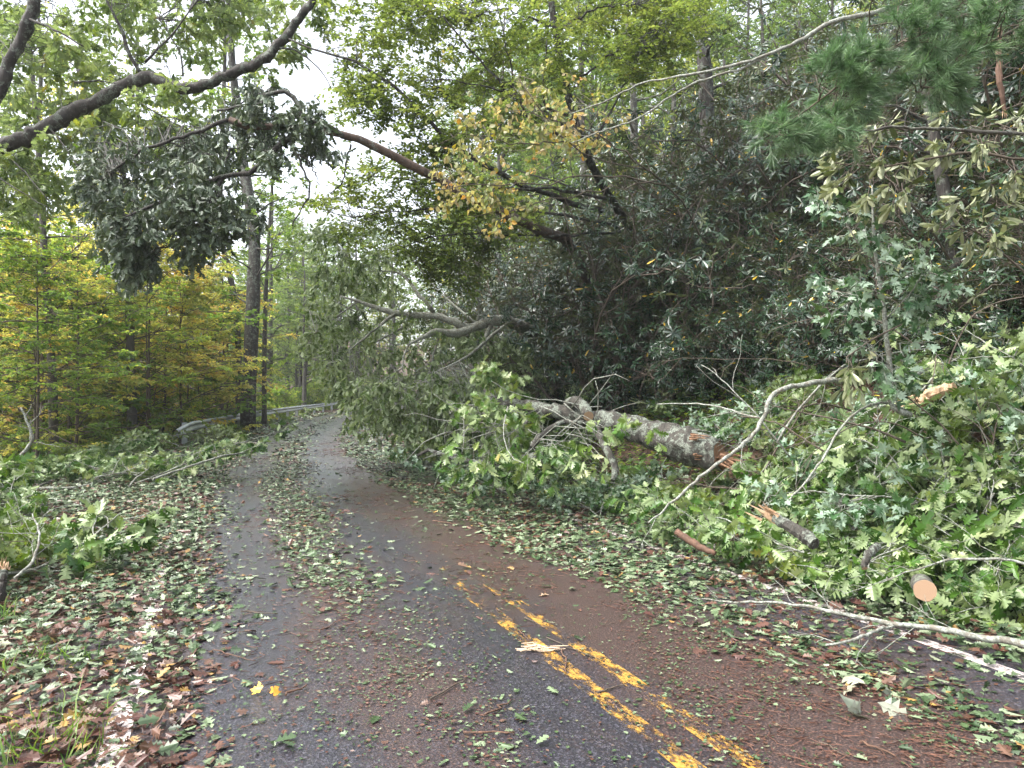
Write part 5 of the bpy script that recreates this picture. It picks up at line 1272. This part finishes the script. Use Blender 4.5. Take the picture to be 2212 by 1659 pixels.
def litter():
    rng = RNG(72)
    for part, (y0, y1, n, T, sc) in enumerate(((1.8, 9, 44000, OAK_LO, .9), (1.8, 9, 16000, MAPLE, .65), (9, 20, 80000, OAK_LO, .9), (20, 60, 36000, CARD, 1.5))):
        y = y0 + (y1 - y0) * rng.random(n) ** (1.0 if part < 3 else 1.4); d = rng.uniform(-8.2, 4.3, n)
        if part == 3: d = rng.uniform(-5, 4, n)
        x = Xc(y) + d / np.cos(Th(y)); px = 1106 + x / y * FPX
        ok = (px > -250) & (px < 2500) & (rng.random(n) < litter_density(d, y, x))
        x, y, d = x[ok], y[ok], d[ok]; N = len(x)
        onroad = np.abs(d) < 2.9
        z = np.where(onroad, rise(y) + .022 - .012 * (d / 2.6) ** 2, H(x, y) + .012) + rng.random(N) * np.where(np.abs(d) > 2.3, .06, .012)
        nr = rng.normal(size=(N, 3)) * np.where(np.abs(d) > 2.2, .42, .16)[:, None] + [0, 0, 1]
        ax = rng.normal(size=(N, 3)); ax[:, 2] *= .1
        br = np.where((d < -2) & (y < 8), .55, .24)
        br = np.where((d < -2) & (y < 5.5), .74, br); br = np.clip(br * (.5 + patches(x * .7, y * .7 + 4)), 0, .9)
        u = rng.random(N); tint = np.where(rng.random(N) < br, .66 + .34 * u, .62 * u)
        nr *= np.where(rng.random((N, 1)) < .5, -1, 1)
        g = Geo(); leaves(g, T, np.stack([x, y, z], -1), ax, nr, rng.uniform(.045, .13, N) * sc * np.where((np.abs(d + .3) < 1.7) & (rng.random(N) < np.where(y > 6.5, .4, .85)), .5, 1.0), tint, rng, bend=.10, curl=.35)
        tag(g.build('leaf_litter', ML_LIT), kind='stuff')
    # crushed crumbs and needles on the asphalt
    g = Geo(); n = 260000
    y = 2 + 30 * rng.random(n) ** 1.4; d = rng.uniform(-2.7, 2.7, n); x = Xc(y) + d / np.cos(Th(y))
    zn = np.interp(d, [-2.7, -2.2, -1.9, -1.5, -1.1, -.7, -.45, .0, .4, 1.0, 1.5, 2.0, 2.5], [1, .7, .16, .6, .9, .6, .12, .4, .8, .9, .9, .3, .8])
    ok = rng.random(n) < zn * (.12 + .88 * patches(x * 1.6 + 3, y * .8)); x, y, d = x[ok], y[ok], d[ok]; N = len(x)
    P = np.stack([x, y, rise(y) + .021 - .012 * (d / 2.6) ** 2 + rng.random(N) * .004], -1); ax = rng.normal(size=(N, 3)); ax[:, 2] = 0
    leaves(g, CARD, P, ax, rng.normal(size=(N, 3)) * .06 + [0, 0, 1], rng.uniform(.008, .034, N), np.where(rng.random(N) < .5, rng.uniform(.62, .93, N), rng.random(N) * .5), rng, bend=.02, curl=.05, width=rng.uniform(.4, 1.4, (N, 1)))
    tag(g.build('crushed_leaf_debris', ML_LIT), kind='stuff')
    g = Geo(); n = 70000
    y = 2 + 24 * rng.random(n) ** 1.4; d = rng.uniform(-3.2, 2.8, n); x = Xc(y) + d / np.cos(Th(y))
    ok = rng.random(n) < np.interp(d, [-3, -1.9, -1.1, -.45, .5, 1.2, 2, 2.8], [.5, .15, .5, .15, .7, .8, .2, .5]) * patches(x * 1.3 + 9, y) ** 1.3; x, y, d = x[ok], y[ok], d[ok]; n = len(x)
    P0 = np.stack([x, y, rise(y) + .024 - .012 * (d / 2.6) ** 2], -1); a = rng.normal(0, 1.0, n) + np.where(rng.random(n) < .5, 0, 3.14); L = rng.uniform(.02, .13, n) ** 1.1
    P1 = P0 + np.stack([np.cos(a) * L, np.sin(a) * L, rng.random(n) * .004], -1); mid = (P0 + P1) / 2 + rng.normal(size=(n, 3)) * [.006, .006, .001]
    tubes(g, np.stack([P0, mid, P1], 1), np.stack([np.full(n, .0012) + L * .012] * 3, 1), 3, cap=False)
    tag(g.build('needle_and_twig_debris', MB_NEED), kind='stuff')
litter()

def grass():
    rng = RNG(73); g = Geo()
    cx = []; 
    for poly, n in (([(-60, 1330), (130, 1340), (230, 1500), (180, 1659), (-60, 1659)], 16), ([(420, 925), (600, 905), (700, 890), (600, 925), (480, 950)], 40), ([(2050, 1290), (2212, 1330), (2212, 1380), (2050, 1340)], 8)):
        poly = np.array(poly, float); lo = poly.min(0); hi = poly.max(0); k = 0
        while k < n:
            q = rng.uniform(lo, hi)
            if in_poly(poly, np.array([q[0]]), np.array([q[1]]))[0]: cx.append(gpt(*q)); k += 1
    c = np.array(cx); m = 26
    B = np.repeat(c, m, 0) + rng.normal(size=(len(c) * m, 3)) * [.06, .06, 0]; B[:, 2] = H(B[:, 0], B[:, 1])
    far = np.interp(B[:, 1], [4, 30], [1, 2.4])
    NB = (np.array([(-.02, 0, 0), (.02, 0, 0), (.015, .6, 0), (-.015, .6, 0), (0, 1, 0)], float), [[0, 1, 2, 3], [3, 2, 4]])
    ax = rng.normal(size=B.shape) * .55 + [0, 0, .8]
    leaves(g, NB, B, ax, rng.normal(size=B.shape), rng.uniform(.07, .2, len(B)) * far, rng.random(len(B)), rng, bend=.5, curl=0, width=1.2)
    tag(g.build('grass', ML_GRASS), kind='stuff')
grass()

# ------------------------------------------------------------------ sticks and single leaves on the asphalt
def road_sticks():
    rng = RNG(74)
    named = [((928, 1525), (1008, 1480), .006), ((1046, 1557), (1105, 1522), .006), ((1001, 1602), (1112, 1600), .006), ((1133, 1341), (1181, 1366), .005), ((935, 1130), (990, 1137), .008),
             ((617, 1520), (662, 1496), .007), ((1770, 1617), (1832, 1652), .004), ((1857, 1614), (1936, 1655), .006), ((1121, 1370), (1150, 1400), .004), ((1180, 1385), (1300, 1440), .004),
             ((368, 1450), (423, 1431), .007), ((460, 1415), (552, 1438), .004), ((520, 1330), (600, 1335), .005), ((690, 1375), (724, 1352), .005), ((1215, 1415), (1222, 1465), .006), ((1290, 1510), (1350, 1495), .006)]
    for k, (a, b, r) in enumerate(named):
        p = gpt(*a); q = gpt(*b); p[2] = q[2] = 0; 
        P = np.linspace(p, q, 8); P[:, 2] = rise(P[:, 1]) + .02 + r; P[1:-1] += rng.normal(size=(6, 3)) * [.012, .012, .001]
        g = Geo(); tubes(g, P, np.linspace(r, r * .6, 8), 7, rough=.08, rng=rng); P0 = P[0].copy()
        o = g.build('twig', MB_RED if k % 3 else MB_TWIG, smooth=True); o.data.transform(Matrix.Translation(-Vector(P0))); o.location = P0
        tag(o, ['dark brown twig lying loose on the wet asphalt', 'red brown twig lying loose on the wet asphalt', 'red brown twig lying loose on the wet asphalt'][k % 3], 'twig', 'loose twigs on the road')
    p = gpt(570, 1508); rr = empty('yellow_leaf', (p[0], p[1], .03), 'curled bright yellow and orange leaf alone on the near left lane', 'leaf')
    M_YL = leaf_mat('bright_yellow_leaf', [(0, (.85, .52, .05)), (1, (.62, .30, .05))], None, trans=.1)
    g = Geo(); leaves(g, MAPLE, np.array([[p[0], p[1], .035], [p[0] + .02, p[1], .035]]), np.array([[-1, .2, .1], [1., .1, .15]]), np.array([[0, -.6, 1.], [.1, -.5, 1]]), np.array([.09, .09]), [.1, .8], rng, bend=.3, curl=.8)
    g.build('blade', M_YL, rr)
    p = gpt(1160, 1415); rr = empty('wood_chips', (p[0], p[1], .02), 'heap of pale shredded wood chips beside the yellow centre line', 'debris')
    M_CH = bark_mat('pale_wood_chip', (.38, .27, .17), (.58, .46, .32), None, 0, scale=30)
    for k in range(34):
        g = Geo(); c = np.array([p[0] + rng.normal() * .06, p[1] + rng.normal() * .03, .024 + rng.random() * .02]); a = rng.normal(0, .35); L = rng.uniform(.04, .13)
        Q = np.stack([c - [math.cos(a) * L / 2, math.sin(a) * L / 2, 0], c, c + [math.cos(a) * L / 2, math.sin(a) * L / 2, .003]]); tubes(g, Q, [.003, .005, .002], 4)
        g.build('chip', M_CH, rr)
    rr = empty('pale_dead_leaves', gpt(1870, 1520), 'clump of curled grey white dead leaves on the litter in the right lane', 'leaves')
    M_PL = leaf_mat('pale_dead_leaf', [(0, (.17, .19, .15)), (1, (.30, .31, .26))], None, trans=.1)
    for (x, y) in ((1840, 1515), (1870, 1500), (1905, 1520), (1860, 1545), (1895, 1545), (1830, 1555)):
        p = gpt(x, y); g = Geo(); leaves(g, OAK_LO, np.array([[p[0], p[1], .05]]), rng.normal(size=(1, 3)) * [1, 1, .2], rng.normal(size=(1, 3)) * .3 + [0, -.5, 1], .15, [rng.random()], rng, bend=.35, curl=1.4, width=1.3)
        g.build('leaf', M_PL, rr)
road_sticks()

# left shoulder branches and stub
stick('fallen_branch', [(0, 1090, 0, .03), (120, 1040, 0, .03), (200, 1010, 0, .028), (300, 985, 0, .025), (400, 950, 0, .02)], 'long grey branch lying through leaves on the left shoulder', 'branch', MB_GREY, seed=31, ground=True, n=24, tips=8)
stick('fallen_branch', [(-60, 1095, 0, .035), (60, 1065, 0, .035), (160, 1060, 0, .032), (230, 1045, 0, .03)], 'thick pale branch piece at the left edge of the picture', 'branch', MB_PALE, seed=32, ground=True, tips=3, n=18)
stick('fallen_branch', [(330, 1035, 11.5, .018), (400, 1010, 12, .018), (480, 985, 12.6, .015), (530, 978, 13, .01)], 'slim pale branch bowed above the leaves on the left shoulder', 'branch', MB_PALE, seed=33, n=16, tips=4)
stick('fallen_branch', [(30, 1250, 5.6, .012), (60, 1225, 5.7, .011), (80, 1190, 5.8, .01), (85, 1150, 5.9, .008), (70, 1110, 6.0, .005)], 'thin forked pale branch standing up at the left edge', 'branch', MB_PALE, seed=34, n=16, tips=6)
stick('dead_branch', [(40, 990, 12.5, .03), (70, 950, 12.5, .026), (60, 915, 12.5, .02), (45, 880, 12.5, .014)], 'crooked bleached dead branch at the left edge under the yellow saplings', 'branch', MB_PALE, seed=35, n=16, tips=6)
stick('splintered_stub', [(8, 1232, 4.9, .02), (2, 1262, 4.85, .035), (-8, 1300, 4.8, .045)], 'splintered broken stub with straw coloured splinters at the left edge', 'branch', MB_DARK, seed=36, torn=16)

def bare_tangle():
    rng = RNG(91)
    for k in range(16):
        px = rng.uniform(1520, 2180); py = rng.uniform(760, 1010); Y = np.interp(py, [740, 1010], [9.5, 6.6]) + rng.uniform(-.4, .4)
        p = at(px, py, Y); D = norm(np.array([rng.uniform(-1, .5), rng.uniform(-.6, .2), rng.uniform(.1, .9)]))
        P = grow(rng, p[None], D[None], np.array([[rng.uniform(.9, 2.1)]]), 16, rng.uniform(.04, .12), .09)
        P[..., 2] = np.maximum(P[..., 2], H(P[..., 0], P[..., 1]) + .05)
        g = Geo(); tubes(g, P, taper(P, rng.uniform(.007, .014), .004), 6)
        T = children(rng, P, 4, (.2, .7), 40, 7, t0=.25, wob=.15, droop=.04); tubes(g, T, taper(T, .005, .002), 4)
        o = g.build('bare_branch', [MB_PALE, MB_TWIG, MB_RSTEM][k % 3], smooth=True); o.data.transform(Matrix.Translation(-Vector(p))); o.location = p
        tag(o, ['pale', 'brown', 'tan'][k % 3] + ' bare forked branch arching ' + ('high' if py < 860 else 'low') + ' in the brush ' + ('right of the log' if px < 1700 else 'behind the arching branch' if px < 1900 else 'around the maple sapling' if px < 2030 else 'at the right edge'), 'branch', 'bare branches tangled on the bank')
bare_tangle()

def haze():
    x0, x1, y0, y1, z0, z1 = -170, 170, -16, 245, -14, 60
    V = [(x, y, z) for z in (z0, z1) for x, y in ((x0, y0), (x1, y0), (x1, y1), (x0, y1))]
    g = Geo(); g.add(V, [0, 3, 2, 1, 4, 5, 6, 7, 0, 1, 5, 4, 1, 2, 6, 5, 2, 3, 7, 6, 3, 0, 4, 7], [4] * 6)
    m, t, o = mat_new('damp_air'); v = nd(t, 'ShaderNodeVolumePrincipled'); v.inputs['Color'].default_value = (.93, .96, 1, 1); v.inputs['Density'].default_value = HAZE
    t.links.new(v.outputs[0], o.inputs['Volume']); tag(g.build('haze', m), kind='stuff')
HAZE = .0007
haze()
# ------------------------------------------------------------------ the first-built patterns themselves are not part of the place
def clear_patterns():
    for o in list(KT.values()) + RH + list(FB.values() if 'FB' in globals() else []):
        for c in KIDS.get(o.name, []): bpy.data.objects.remove(c)
        bpy.data.objects.remove(o)
clear_patterns()
